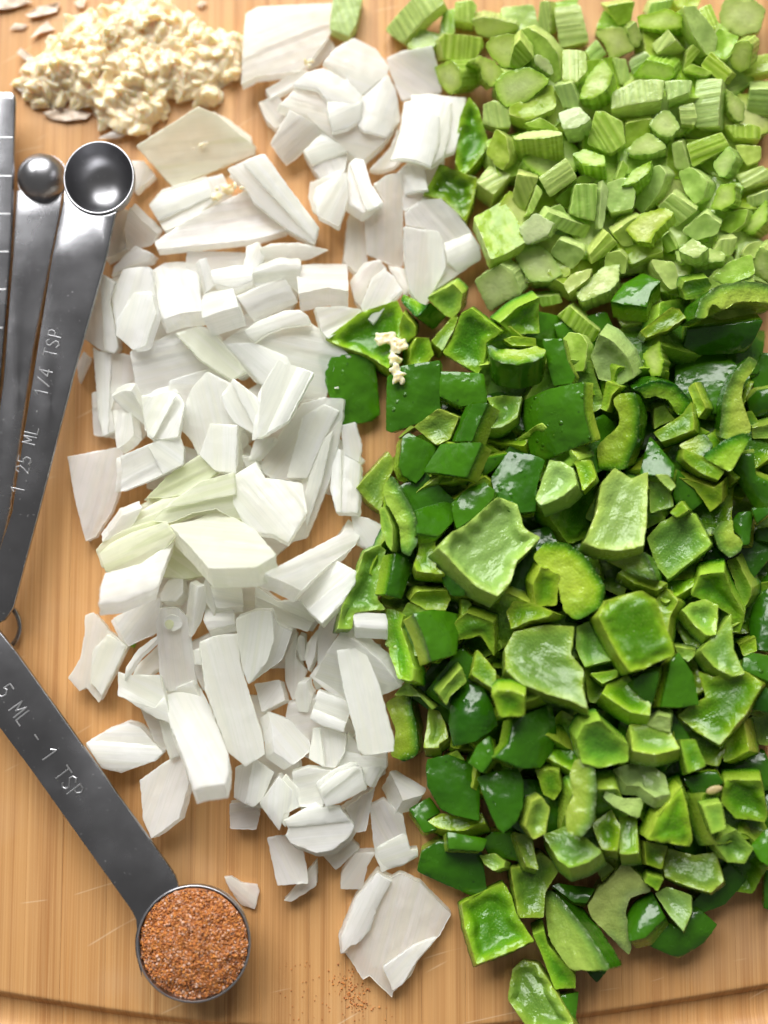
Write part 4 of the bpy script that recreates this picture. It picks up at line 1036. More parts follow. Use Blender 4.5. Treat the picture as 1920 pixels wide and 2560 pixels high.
    if kind == 'O' and not p.sub and min(wu, wv) > 7:
        for s_ in range(rng.choice((0, 1, 1))):
            v0 = vm + wv * rng.uniform(-.32, .32); c1 = rng.uniform(-.012, .012); c2 = rng.uniform(-.08, .08)
            ztop -= rng.uniform(.2, .38) * np.clip((vv[:, 1] - v0 - c2 * (vv[:, 0] - um) - c1 * (vv[:, 0] - um) ** 2) / .5, 0, 1)
    if kind == 'O': ztop += nzv(vv * [.2, 1.8], .6, .07, 7.7)
    if kind == 'R':
        rib = .5 + .5 * np.sin(vv[:, 1] * 2 * math.pi / 1.7 + ph + 1.9 * np.sin(vv[:, 1] * .8 + ph * 3))
        ztop += (rib - .5) * .20
    V = [np.column_stack([vv, ztop])]
    D = [None]; RB = [rib]
    # side rings
    zb_b = bend(bd)
    rt = (.5 + .5 * np.sin(bd[:, 1] * 2 * math.pi / 1.7 + ph + 1.9 * np.sin(bd[:, 1] * .8 + ph * 3)) - .5) * .20 if kind == 'R' else 0
    ring_i = []
    nr = max(2, int(t / 1.4) + 1)
    idx = nv
    for k in range(nr):
        f = k / (nr - 1)
        dep = r + (t - 2 * r) * f
        q = bd + (bd - cen) * tap * f
        wob = np.array([noise.noise(Vector((a * .6 + seed, b * .6, dep * .6))) for a, b in bd]) * (.12 if kind in 'FE' else .06)
        q = q + outn * wob[:, None]
        if kind == 'O' and 0 < k < nr - 1 and t > 3: q = q - outn * (.28 if k % 2 == (p.idx % 2) else 0)
        V.append(np.column_stack([q, t - dep + zb_b + rt * (1 - f)])); ring_i.append(list(range(idx, idx + nb))); idx += nb
        RB.append(rib_b if kind == 'C' else (np.full(nb, .6)))
    zbot = bend(vv)
    vb = vv + (vv - cen) * tap
    V.append(np.column_stack([vb, zbot])); b0 = idx; RB.append(rib)
    V = np.concatenate(V); RB = np.concatenate(RB)
    Fc, fmt, reg = [], [], []
    def add(f, rg): Fc.append(f); reg.append(rg)
    for f in ff: add(tuple(f), 0)
    chain = [bi] + ring_i + [[b0 + i for i in bi]]
    for k in range(len(chain) - 1):
        up, dn = chain[k], chain[k + 1]
        for i in range(nb):
            j = (i + 1) % nb
            rg = 1 if (k == 0 and kind in 'S') else (3 if (k == len(chain) - 2 and kind == 'F') else (4 if flag[i] and flag[j] and k > 0 else 2))
            if rg == 1: rg = 0
            if rg == 3: rg = 5
            add((up[i], dn[i], dn[j], up[j]), rg)
    for f in ff: add(tuple(b0 + i for i in reversed(f)), 5)
    # distance attribute (mm)
    zz = V[:, 2]; xy = V[:, :2]
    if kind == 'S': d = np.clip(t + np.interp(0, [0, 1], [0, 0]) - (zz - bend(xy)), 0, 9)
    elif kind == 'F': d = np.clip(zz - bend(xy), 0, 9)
    elif kind == 'E':
        d = np.min(np.stack([segdist(xy, A[i], A[(i + 1) % n]) for i in (edges or [0])], 1), 1)
    else:
        d = np.min(np.linalg.norm(xy[:, None, :] - bd[None], axis=2), axis=1) if kind == 'C' else np.full(len(V), 2.0)
    org = Pc - nrm * t * MM
    mtx = Matrix(((e1.x, e2.x, nrm.x, org.x), (e1.y, e2.y, nrm.y, org.y), (e1.z, e2.z, nrm.z, org.z), (0, 0, 0, 1)))
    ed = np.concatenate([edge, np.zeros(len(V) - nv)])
    return V * MM, Fc, reg, d, RB, mtx, ed

NAMES = {'O': 'onion_piece', 'R': 'celery_piece', 'C': 'celery_piece', 'I': 'celery_piece', 'S': 'green_pepper_piece', 'F': 'green_pepper_piece', 'E': 'green_pepper_piece'}
def sub_mesh(V, Fc, sel, d, rb):
    used = sorted({i for k in sel for i in Fc[k]}); mp = {o: i for i, o in enumerate(used)}
    return [tuple(V[i]) for i in used], [tuple(mp[i] for i in Fc[k]) for k in sel], [d[i] for i in used], [rb[i] for i in used]

def make(p):
    V, Fc, reg, d, rb, mtx, ed = mesh_piece(p)
    nm = 'layer' if p.sub else NAMES[p.kind]
    nm = p.o.get('name', nm)
    if p.kind == 'O':
        if not p.sub and p.subs:
            e = empty(nm, mtx.translation); p.obj = e; nm = 'layer'
            o = link_mesh(nm, [tuple(v) for v in V], Fc, [M['onion']], matrix=mtx)
            p.kids = [o]
        else:
            o = link_mesh(nm, [tuple(v) for v in V], Fc, [M['onion']], matrix=mtx); p.obj = o
        o['tint'] = float(p.o.get('g', rng.choice((0, 0, .05, .12))))
    elif p.kind in 'RCI':
        mats = {'R': [M['outer'], M['cut']], 'C': [M['cut'], M['outer']], 'I': [M['inner'], M['cut']]}[p.kind]
        fm = [0 if rg in (0, 5) else 1 for rg in reg]
        o = link_mesh(nm, [tuple(v) for v in V], Fc, mats, matrix=mtx, fm=fm, attrs={'d': d, 'rib': rb}); p.obj = o
        o['pale'] = float(p.o.get('p', rng.choice((0, .05, .15, .35))))
    else:
        sk = {'S': (0,), 'F': (5,), 'E': (4,)}[p.kind]
        s1 = [i for i, rg in enumerate(reg) if rg in sk]; s0 = [i for i, rg in enumerate(reg) if rg not in sk]
        v0, f0, d0, e0 = sub_mesh(V, Fc, s0, d, ed)
        root = empty(nm, mtx.translation) if s1 else None
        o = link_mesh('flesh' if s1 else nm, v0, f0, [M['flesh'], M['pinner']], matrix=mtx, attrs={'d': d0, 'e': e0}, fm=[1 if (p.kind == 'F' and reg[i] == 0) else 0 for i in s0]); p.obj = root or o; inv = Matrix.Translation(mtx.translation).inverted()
        if root: o.parent = root; o.matrix_parent_inverse = inv
        o['pale'] = float(p.o.get('p', rng.choice((0, 0, .05, .12))))
        if s1:
            v1, f1, d1, r1 = sub_mesh(V, Fc, s1, d, rb)
            k = link_mesh('skin', v1, f1, [M['skin']], matrix=mtx, attrs={'d': d1})
            k.parent = root; k.matrix_parent_inverse = inv
            ww = p.o.get('w', '')
            k['wet'] = 1.0 if ('dewy' in ww or 'shiny' in ww) else rng.choice((0.0, .3))

PIECES = parse()
def clip(poly, c, nx, ny, off):
    out = []
    for i in range(len(poly)):
        a, b = poly[i], poly[(i + 1) % len(poly)]
        da = (a[0] - c[0]) * nx + (a[1] - c[1]) * ny - off; db = (b[0] - c[0]) * nx + (b[1] - c[1]) * ny - off
        if da > 0: out.append(a)
        if (da > 0) != (db > 0):
            f = da / (da - db); out.append((a[0] + (b[0] - a[0]) * f, a[1] + (b[1] - a[1]) * f))
    return out
def add_layers():                          # onion pieces hold together as two or three slightly slipped layers
    out = []
    for p in PIECES:
        out.append(p)
        if p.kind != 'O' or p.sub or p.subs or p.area < 6500: continue
        c = (sum(q[0] for q in p.poly) / len(p.poly), sum(q[1] for q in p.poly) / len(p.poly))
        def sub(poly, t, lev):
            q = Piece(); q.sub = True; q.root = p; q.kind = 'O'; q.level = lev; q.poly = poly; q.area = 1; q.shift = None
            q.o = {'g': p.o['g']} if 'g' in p.o else {}; q.t = t; q.idx = p.idx + 400; q.edges = None; p.subs.append(q); out.append(q)
        if p.shift is None and rng.random() < .62:
            m = np.array(p.poly) - np.array(c); w, v = np.linalg.eigh(m.T @ m); d = v[:, 0] if rng.random() < .75 else v[:, 1]
            if rng.random() < .5: d = -d
            r_ = math.sqrt(w[0] / len(p.poly))
            pl = clip(p.poly, c, d[0], d[1], r_ * rng.uniform(-.35, .35))
            if len(pl) >= 3: sub([(c[0] + (q[0] - c[0]) * .985, c[1] + (q[1] - c[1]) * .985) for q in pl], rng.uniform(.8, 1.3), p.level)
        if rng.random() < .6 and p.shift is None:
            a = rng.random() * 6.28; k = rng.uniform(9, 17)
            sub([(c[0] + (q[0] - c[0]) * .97 + k * math.cos(a), c[1] + (q[1] - c[1]) * .97 + k * math.sin(a)) for q in p.poly], 1.6, p.level - .5)
    return out
PIECES = add_layers()
def show_walls():                          # most dice lie a little tilted, so that one cut wall shows beside the upper face
    r2 = random.Random(21)
    for p in PIECES:
        if p.shift is not None or p.sub or p.subs or p.level < 1: continue
        if p.kind == 'E' or (p.kind == 'F' and p.level == 4): continue
        if p.kind == 'O' and p.t < 3.5: continue
        if p.kind == 'S' and any(w_ in p.o.get('w', '') for w_ in ('dewy', 'shiny', 'gloss')): continue
        if p.kind == 'O': p.t = max(p.t, 5.0)
        size = math.sqrt(p.area)                                   # pixels
        k = min({'O': .30, 'F': .30, 'S': .22, 'R': .26, 'C': .30, 'I': .28}[p.kind] * size * r2.uniform(.7, 1.2), 30, p.t * 5.5)
        a = r2.choice((1.57, 1.0, 2.2, .3, 2.8, -1.57, -.8, 3.9)) + r2.uniform(-.3, .3)
        sx, sy = k * math.cos(a), k * math.sin(a)
        c = (sum(q[0] for q in p.poly) / len(p.poly), sum(q[1] for q in p.poly) / len(p.poly))
        # squeeze the upper face along the shift so that face + wall keep the traced outline
        f = max(.62, 1 - k / size); ux, uy = math.cos(a), math.sin(a)
        out = []
        for q in p.poly:
            dx, dy = q[0] - c[0], q[1] - c[1]; al = dx * ux + dy * uy
            out.append((c[0] + dx + (f - 1) * al * ux - sx * .5, c[1] + dy + (f - 1) * al * uy - sy * .5))
        p.poly = out; p.shift = (sx, sy)
show_walls()
# buried pieces that close the bottom of the heaps
def filler(kind, poly, sp, t, lev=-1, size=.80):
    pl = [tpx((0, 0), x, y) for x, y in poly]
    xs = [q[0] for q in pl]; ys = [q[1] for q in pl]
    for j, cy0 in enumerate(np.arange(min(ys), max(ys), sp * .87)):
        for cx0 in np.arange(min(xs) + (sp / 2 if j % 2 else 0), max(xs), sp):
            cx, cy = cx0 + rng.uniform(-.2, .2) * sp, cy0 + rng.uniform(-.2, .2) * sp
            if not inside(pl, np.array([[cx, cy]]))[0]: continue
            p = Piece(); p.sub = False; p.root = None; p.subs = []; p.kind = rng.choice(kind); p.level = lev
            R = sp * size; a0 = rng.random() * 6; m = rng.choice((4, 4, 5))
            p.poly = [(cx + R * rng.uniform(.85, 1.1) * math.cos(a0 + 2 * math.pi * i / m), cy + R * rng.uniform(.7, 1) * math.sin(a0 + 2 * math.pi * i / m)) for i in range(m)]
            p.area = 2 * R * R; p.shift = None; p.o = {'w': 'half-buried'}; p.t = t; p.idx = 900 + len(FILL); p.edges = {0, 1}
            FILL.append(p)
FILL = []
PP = [(2780, 3000), (3250, 2250), (3500, 2050), (4980, 1950), (4990, 5550), (4300, 5700), (3500, 5560), (3000, 5150), (2800, 4600), (2650, 4200), (2450, 3900), (2500, 3450)]
filler('FFS', PP, 122, 6, -2)
filler('FFS', [(x * .93 + 270, y * .93 + 270) for x, y in PP], 175, 6, -1, .62)
filler('IC', [(3200, 700), (3400, 250), (4700, 250), (4850, 600), (4950, 1950), (4000, 2000), (3200, 1500)], 108, 7)
filler('O', [(660, 1700), (1200, 1500), (1700, 1700), (2150, 2250), (2250, 3300), (2300, 4300), (2350, 5000), (1900, 5250), (1100, 4700), (900, 3700), (700, 2600)], 175, 3.5, -1, .6)
ALL = sorted(FILL + PIECES, key=lambda p: p.level)
for p in ALL: place(p)
for p in ALL: make(p)
bpy.context.view_layer.update()
for p in PIECES:
    if p.sub:
        o = p.obj; r = p.root.obj
        o.parent = r; o.matrix_parent_inverse = r.matrix_world.inverted()
    elif p.subs and p.kind == 'O':
        for o in p.kids: o.parent = p.obj; o.matrix_parent_inverse = p.obj.matrix_world.inverted()

# ------------------------------------------------------------------ labels
LM = {'slab': 'green-tinted slab under the garlic', 'fan': 'big fanned onion', 'pair': 'stacked onion pair', 'dome': 'rounded onion beside the celery',
      'wedge': 'broad translucent onion wedge', 'corner': 'loose onion beside the spoon text', 'arch': 'broad arched onion', 'sheaf': 'tall glossy onion sheaf',
      'flap': 'wide wet onion flap', 'core': 'round-centred core strip', 'loose': 'ragged loose onion', 'bar': 'thick onion bar', 'tri': 'large onion triangle',
      'corebar': 'ridged core strip', 'onpepper': 'onion bit lying on pepper', 'cube': 'white onion cube', 'bottom': 'large layered bottom onion'}
LMC = {'first': 'topmost pale celery', 'leaf': 'broad flat celery', 'topright': 'blurred corner celery', 'tall': 'tall ridged celery', 'cube': 'white-topped celery cube',
       'crescent': 'big ribbed crescent', 'sliver': 'thin pale celery sliver', 'curl': 'curled celery', 'brown': 'brown-flecked celery'}
LMP = {'flat': 'plain square beside the onions', 'dewy': 'dewy square under the garlic crumb', 'thick': 'thick glossy-fronted pepper', 'saddle': 'curved pepper under the celery',
       'bar': 'long pepper bar', 'pale': 'pale pepper triangle', 'wet': 'largest dewy pepper', 'scythe': 'tall curved pepper', 'star': 'star-shaped pepper',
       'stripe': 'wet striped square', 'hook': 'hook-shaped pepper', 'pit': 'hollowed pepper square', 'flap': 'white-tipped pepper', 'sheet': 'large striped pepper sheet',
       'edge': 'long dark wet pepper', 'big': 'biggest bright pepper', 'block': 'glossy pepper block', 'dome': 'glossy pepper dome', 'slope': 'large smooth pepper',
       'darkskin': 'large dark pepper', 'speckle': 'speckled bottom square', 'lower': 'broad wet lower pepper', 'rightlow': 'smooth pepper at right',
       'big2': 'half-moon pepper', 'jag': 'pale jagged pepper', 'cornerp': 'blurred pepper at bottom edge'}
def fam(p): return 'O' if p.kind == 'O' else ('C' if p.kind in 'RCI' else 'P')
FACE = {'O': '', 'R': 'ribbed-side-up', 'C': 'cut-end-up', 'I': 'smooth-side-up', 'S': 'skin-up', 'F': 'flesh-up', 'E': 'edge-up'}
NOUN = {'O': 'onion piece', 'C': 'celery piece', 'P': 'pepper piece'}
TAB = {'O': LM, 'C': LMC, 'P': LMP}
CAT = {'O': 'onion', 'C': 'celery', 'P': 'green pepper'}
GRP = {'O': 'chopped white onion pieces', 'C': 'chopped celery pieces', 'P': 'chopped green pepper pieces'}
def ctr(p): return (sum(q[0] for q in p.poly) / len(p.poly), sum(q[1] for q in p.poly) / len(p.poly))
marks = {'O': [], 'C': [], 'P': []}
for p in PIECES:
    if not p.sub and 'n' in p.o: marks[fam(p)].append((p, TAB[fam(p)][p.o['n']]))
def direction(dx, dy):
    a = math.degrees(math.atan2(-dy, dx)) % 360
    return ['right of', 'upper right of', 'above', 'upper left of', 'left of', 'lower left of', 'below', 'lower right of'][int((a + 22.5) // 45) % 8]
med = {f: sorted(p.area for p in PIECES if fam(p) == f and not p.sub) for f in 'OCP'}
def describe(p):
    w = p.o.get('w', '').replace('_', ' ')
    if not w:
        a = med[fam(p)]; q = a.index(p.area) / len(a) if p.area in a else .5
        w = 'small' if q < .33 else ('mid-sized' if q < .7 else 'large')
        m = np.array(p.poly); m = m - m.mean(0); ev = np.sqrt(np.linalg.eigvalsh(m.T @ m)); el = ev[1] / max(ev[0], 1e-6)
        w += ' long' if el > 2.0 else (' triangular' if len(p.poly) == 3 else (' squarish' if len(p.poly) == 4 else ' irregular'))
    return ('%s %s %s' % (w, FACE[p.kind], NOUN[fam(p)])).replace('  ', ' ')
groups = {}
LP = PIECES + FILL
for p in LP:
    if p.sub: continue
    c = ctr(p)
    cand = sorted(((math.hypot(c[0] - ctr(q)[0], c[1] - ctr(q)[1]), i) for i, (q, _) in enumerate(marks[fam(p)]) if q is not p))
    p.cand = cand; p.base = describe(p); p.lab = None
    p.opts = []
    for dist, i in cand[:4]:
        q, nm = marks[fam(p)][i]; cq = ctr(q)
        p.opts.append((dist, '%s, %s %s' % (p.base, direction(c[0] - cq[0], c[1] - cq[1]), nm)))
for p in LP:
    if not p.sub: p.lab = p.opts[0][1]; groups.setdefault(p.lab, []).append(p)
ORD = ['nearest'] + [w_ + ' nearest' for w_ in 'second third fourth fifth sixth seventh eighth ninth tenth eleventh twelfth'.split()]
for lab, ps in groups.items():
    if len(ps) > 1:
        ps.sort(key=lambda p: p.opts[0][0])
        for k, p in enumerate(ps):
            h, r = p.lab.split(', ', 1); p.lab = '%s, %s, %s it' % (h, r, ORD[k]) if False else '%s, %s %s' % (h, ORD[k], r)
            p.lab = p.lab.replace('nearest upper', 'nearest to upper')
for p in LP:
    if not p.sub: tag(p.obj, p.lab, CAT[fam(p)], GRP[fam(p)])
# ------------------------------------------------------------------ measuring spoons
def T0(x, y, z): return at(*tpx((0, 0), x, y), z)
def strap(name, pts3, thick, m, parent=None):
    """flat bar: outline given as world points on its upper face"""
    bm = bmesh.new()
    up = [bm.verts.new(p) for p in pts3]
    f = bm.faces.new(up); bm.normal_update()
    if f.normal.z < 0: f.normal_flip()
    ex = bmesh.ops.extrude_face_region(bm, geom=[f])
    vs_ = [g for g in ex['geom'] if isinstance(g, bmesh.types.BMVert)]
    bmesh.ops.translate(bm, verts=vs_, vec=(0, 0, thick))
    bmesh.ops.translate(bm, verts=bm.verts, vec=(0, 0, -thick))
    bmesh.ops.recalc_face_normals(bm, faces=bm.faces)
    rim = [e for e in bm.edges if all(v in vs_ for v in e.verts)]
    bmesh.ops.bevel(bm, geom=rim, offset=thick * .35, segments=2, affect='EDGES', profile=.5)
    bmesh.ops.triangulate(bm, faces=[f for f in bm.faces if len(f.verts) > 4])
    me = bpy.data.meshes.new(name); bm.to_mesh(me); bm.free(); me.materials.append(m)
    me.polygons.foreach_set('use_smooth', [True] * len(me.polygons)); me.set_sharp_from_angle(angle=math.radians(50))
    o = bpy.data.objects.new(name, me); col.objects.link(o)
    if parent: o.parent = parent; o.matrix_parent_inverse = parent.matrix_world.inverted()
    return o
def lathe(name, prof, c, m, parent, nseg=72, ex=1.0, ey=1.0):
    V, Fc = [], []
    for r, z in prof:
        for k in range(nseg):
            a = 2 * math.pi * k / nseg; V.append((c.x + r * ex * math.cos(a), c.y + r * ey * math.sin(a), z))
    for j in range(len(prof) - 1):
        for k in range(nseg):
            a = j * nseg + k; b = j * nseg + (k + 1) % nseg
            Fc.append((a, b, b + nseg, a + nseg))
    Fc.append(tuple(range(nseg - 1, -1, -1))); Fc.append(tuple((len(prof) - 1) * nseg + k for k in range(nseg)))
    o = link_mesh(name, V, Fc, [m], sharp=60)
    if parent: o.parent = parent; o.matrix_parent_inverse = parent.matrix_world.inverted()
    return o
def bowl_profile(R, rim, depth, th=.0006, flat=.5):
    inner = []
    for k in range(15):
        a = k / 14 * math.pi / 2
        inner.append((max(1e-5, (R - th) * math.sin(a) ** flat if flat != 1 else (R - th) * math.sin(a)), rim - depth * math.cos(a)))
    outer = [(max(1e-5, r + th * (r / (R - th))), z - th * (1 - r / (R - th)) ) for r, z in reversed(inner)]
    outer[0] = (R, rim - th * .35)
    return inner[:-1] + [(R - th * .9, rim - th * .05), (R - th * .5, rim + th * .12), (R - th * .1, rim - th * .05)] + outer
# single-stroke lettering
GL = {'1': [[(.1, .75), (.5, 1), (.5, 0)]], '5': [[(.85, 1), (.2, 1), (.15, .55), (.55, .62), (.85, .4), (.75, .1), (.4, 0), (.1, .12)]],
      '2': [[(.1, .75), (.3, .98), (.65, .98), (.85, .72), (.6, .4), (.1, 0), (.9, 0)]], '4': [[(.65, 0), (.65, 1), (.05, .3), (.9, .3)]],
      'M': [[(.05, 0), (.1, 1), (.5, .35), (.9, 1), (.95, 0)]], 'L': [[(.15, 1), (.15, 0), (.85, 0)]], '-': [[(.2, .45), (.8, .45)]],
      'T': [[(.05, 1), (.95, 1)], [(.5, 1), (.5, 0)]], 'S': [[(.85, .85), (.55, 1), (.2, .9), (.15, .68), (.5, .52), (.85, .33), (.8, .1), (.45, 0), (.1, .15)]],
      'P': [[(.15, 0), (.15, 1), (.65, 1), (.88, .78), (.65, .5), (.15, .5)]], '/': [[(.1, 0), (.9, 1)]], '.': [[(.4, .02), (.5, .02)]], '·': [[(.42, .45), (.52, .45)]], ' ': []}
def lettering(text, org, dirv, upv, nrm, size, pitch, parent, wid=.0):
    V, Fc = [], []
    w = size * .055
    for i, ch in enumerate(text):
        for st in GL[ch]:
            P = [org + dirv * (i * pitch + x * size * .62) + upv * (y * size) for x, y in st]
            for a, b in zip(P[:-1], P[1:]):
                d = (b - a).normalized(); s = nrm.cross(d)
                a2, b2 = a - d * w * .6, b + d * w * .6
                k = len(V); h = nrm * .00012
                V += [a2 + s * w, a2 - s * w, b2 - s * w, b2 + s * w, a2 + s * w * .4 + h, a2 - s * w * .4 + h, b2 - s * w * .4 + h, b2 + s * w * .4 + h]
                Fc += [(k + 4, k + 5, k + 6, k + 7), (k, k + 1, k + 5, k + 4), (k + 1, k + 2, k + 6, k + 5), (k + 2, k + 3, k + 7, k + 6), (k + 3, k, k + 4, k + 7), (k, k + 3, k + 2, k + 1)]
    o = link_mesh('engraved_lettering', [tuple(v) for v in V], Fc, [M['engrave']], smooth=False)
    o.parent = parent; o.matrix_parent_inverse = parent.matrix_world.inverted()
    o['label'] = 'engraved capacity reading ' + text.replace('·', '').replace('  ', ' ')
    return o

def plane_pts(pts, f):                       # pixels -> points on sloped upper face z=f(x,y px)
    return [T0(x, y, f(x, y)) for x, y in pts]

def teaspoon():
    rimz = .0125
    c = T0(1253, 1140 + 3 * 1659, rimz); R = (T0(1253 + 372, 6117, rimz) - c).length
    s = empty('measuring_spoon', (c.x, c.y, 0)); bpy.context.view_layer.update()
    lathe('bowl', bowl_profile(R, rimz, .0112, flat=.62), c, M['steel_lit'], s)
    Y = 3318
    zf = lambda x, y: rimz - .0002 - max(0, (6000 - y)) * 1.2e-6
    cx, cy, rr = 1253, 6117, 368
    a0, a1 = math.radians(-105), math.radians(-198)
    arc = [(cx + rr * math.cos(a0 + (a1 - a0) * k / 14), cy + rr * math.sin(a0 + (a1 - a0) * k / 14)) for k in range(15)]
    pts = [(-260, Y + 1060), (-320, Y + 760), (-150, Y + 600), (0, Y + 775), (100, Y + 900), (640, Y + 1659), (1100, Y + 1659 + 645), (1135, 4977 + 700), (1150, 4977 + 742)] + arc + [(880, 4977 + 985), (850, 4977 + 925), (190, 4977), (0, Y + 1405)]
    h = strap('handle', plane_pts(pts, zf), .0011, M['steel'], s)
    bpy.context.view_layer.update()
    o = T0(-60, Y + 1150, zf(0, Y + 1150)); e = T0(395, Y + 1150 + 655, zf(0, Y + 1800))
    d = (e - o); L = d.length; d.normalize(); up = T0(0, 100, .01) - T0(0, 0, .01)
    nrm = d.cross(Vector((-d.y, d.x, 0))).normalized(); nrm = nrm if nrm.z > 0 else -nrm
    upv = nrm.cross(d)
    lettering('5 ML - 1 TSP', T0(-25, Y + 1165, zf(0, Y + 1165)) + nrm * .00003, d, upv, nrm, .0042, L / 11.0, s)
    tag(s, 'steel teaspoon measure filled with orange-brown spice', 'measuring spoon', 'steel measuring spoons')
    # spice heap
    g = random.Random(3)
    V, Fc, gc = [], [], []
    ico = bmesh.new(); bmesh.ops.create_icosphere(ico, subdivisions=1, radius=1); iv = [v.co.copy() for v in ico.verts]; ifc = [[v.index for v in f.verts] for f in ico.faces]; ico.free()
    Rp = R - .0008
    def hz(x, y):
        rr_ = math.hypot(x, y) / Rp
        return rimz - .0006 + .0030 * (1 - rr_ ** 2) + .0011 * (x + y) / Rp * .7 + .0007 * noise.noise(Vector((x * 300, y * 300, 0)))
    # base dome
    for j in range(24):
        for k in range(48):
            a = 2 * math.pi * k / 48; r_ = Rp * 1.0 * j / 23
            x, y = r_ * math.cos(a), r_ * math.sin(a)
            V.append((c.x + x, c.y + y, hz(x, y) - .0003)); gc.append(.35)
    for j in range(23):
        for k in range(48):
            a = j * 48 + k; b = j * 48 + (k + 1) % 48
            Fc.append((a, a + 48, b + 48, b))
    for i in range(11000):
        a = g.random() * 2 * math.pi; r_ = Rp * .995 * math.sqrt(g.random())
        x, y = r_ * math.cos(a), r_ * math.sin(a)
        sz = g.choice((.00014, .00018, .00022, .00025, .0003, .0004)) * g.uniform(.8, 1.2)
        q = Matrix.Rotation(g.random() * 6, 3, Vector((g.gauss(0, 1), g.gauss(0, 1), g.gauss(0, 1))).normalized()) @ Matrix.Diagonal((g.uniform(.7, 1.5), g.uniform(.6, 1.1), g.uniform(.5, 1)))
        o_ = len(V); cc = g.choice((.08, .25, .35, .45, .5, .55, .62, .66, .72, .85, .95)) + g.uniform(-.05, .05)
        z = hz(x, y) + g.uniform(-.0002, .00025)
        for v in iv:
            w_ = q @ v * sz; V.append((c.x + x + w_.x, c.y + y + w_.y, z + w_.z)); gc.append(cc)
        Fc += [tuple(o_ + i_ for i_ in f) for f in ifc]
    o = link_mesh('spice', V, Fc, [M['spice']], smooth=False, attrs={'gcol': gc})
    tag(o, 'heaped orange-brown ground spice filling the teaspoon measure', 'spice', kind='stuff')
    # specks fallen on the board
    V, Fc, gc = [], [], []
    def speck(px, py, sz):
        P = at(*tpx((1, 3), px, py), .0002); o_ = len(V); cc = g.uniform(.2, .75)
        for v in iv: V.append((P.x + v.x * sz * g.uniform(.7, 1.3), P.y + v.y * sz * g.uniform(.7, 1.3), max(.00002, P.z + v.z * sz * .7))); gc.append(cc)
        Fc.extend(tuple(o_ + i_ for i_ in f) for f in ifc)
    for k in range(120):
        u = g.random(); speck(560 + 130 * u + g.gauss(0, 55), 1370 + 200 * u + g.gauss(0, 45), g.uniform(.00012, .0003))
    for k in range(70): speck(g.uniform(150, 900), g.uniform(1250, 1640), g.uniform(.0001, .0002))
    o = link_mesh('spilled_spice', V, Fc, [M['spice']], smooth=False, attrs={'gcol': gc})
    tag(o, 'scattered spice specks on the board below the onion', 'spice', kind='stuff')

def quarter_spoon():
    rimz = .0155
    c = T0(640, 1150, rimz); R = (T0(640 + 232, 1150, rimz) - c).length
    s = empty('measuring_spoon', (c.x, c.y, 0)); bpy.context.view_layer.update()
    lathe('bowl', bowl_profile(R, rimz, .0100, flat=.85), c, M['steel_lit'], s, ex=1.0, ey=1.06)
    zf = lambda x, y: rimz - .0003 - max(0, y - 1300) * 2.3e-6
    arc = []
    for k in range(13):
        a = math.radians(62 + (168 - 62) * k / 12); arc.append((640 + 226 * math.cos(a), 1150 + 240 * math.sin(a)))
    pts = [(765, 1330), (742, 1410), (690, 1659), (480, 2409), (250, 3318), (85, 3318 + 620), (30, 3318 + 700), (-40, 3318 + 735), (-110, 3318 + 640), (-70, 3318 + 430), (75, 3318), (105, 1659 + 1450), (335, 1659), (405, 1310)] + [q for q in reversed(arc)]
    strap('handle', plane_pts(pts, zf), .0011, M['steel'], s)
    bpy.context.view_layer.update()
    o = T0(150, 1659 + 1545, zf(0, 3200)); e = T0(400, 1659 + 500, zf(0, 2160)); d = e - o; L = d.length; d.normalize()
    nrm = d.cross(Vector((-d.y, d.x, 0))).normalized(); nrm = nrm if nrm.z > 0 else -nrm
    upv = nrm.cross(d)
    lettering('1.25 ML · 1/4 TSP', o + nrm * .00003, d, upv, nrm, .0036, L / 16.6, s)
    tag(s, 'empty steel quarter-teaspoon measure with its bowl facing up', 'measuring spoon', 'steel measuring spoons')

def eighth_spoon():
    c = T0(255, 1130, .009); R = (T0(255 + 160, 1130, .009) - c).length
    s = empty('measuring_spoon', (c.x, c.y, 0)); bpy.context.view_layer.update()
    base = .0060
    prof = [(R * 1.0, base - .0006), (R * 1.04, base)] + [(R * math.cos(k / 12 * math.pi / 2) if k < 12 else 1e-5, base + .0062 * math.sin(k / 12 * math.pi / 2)) for k in range(13)]
    lathe('bowl', prof, c, M['steel_lit'], s)
    zf = lambda x, y: base + .0003 - max(0, y - 1300) * 1.5e-6
    pts = [(105, 1230), (405, 1220), (385, 1400), (330, 1659), (215, 1659 + 600), (60, 3318), (-60, 3318 + 500), (-160, 3318 + 450), (-60, 1659 + 1400), (20, 1659 + 800), (80, 1659), (95, 1400)]
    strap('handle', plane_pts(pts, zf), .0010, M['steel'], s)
    tag(s, 'small steel measuring spoon lying upside down with domed bowl', 'measuring spoon', 'steel measuring spoons')

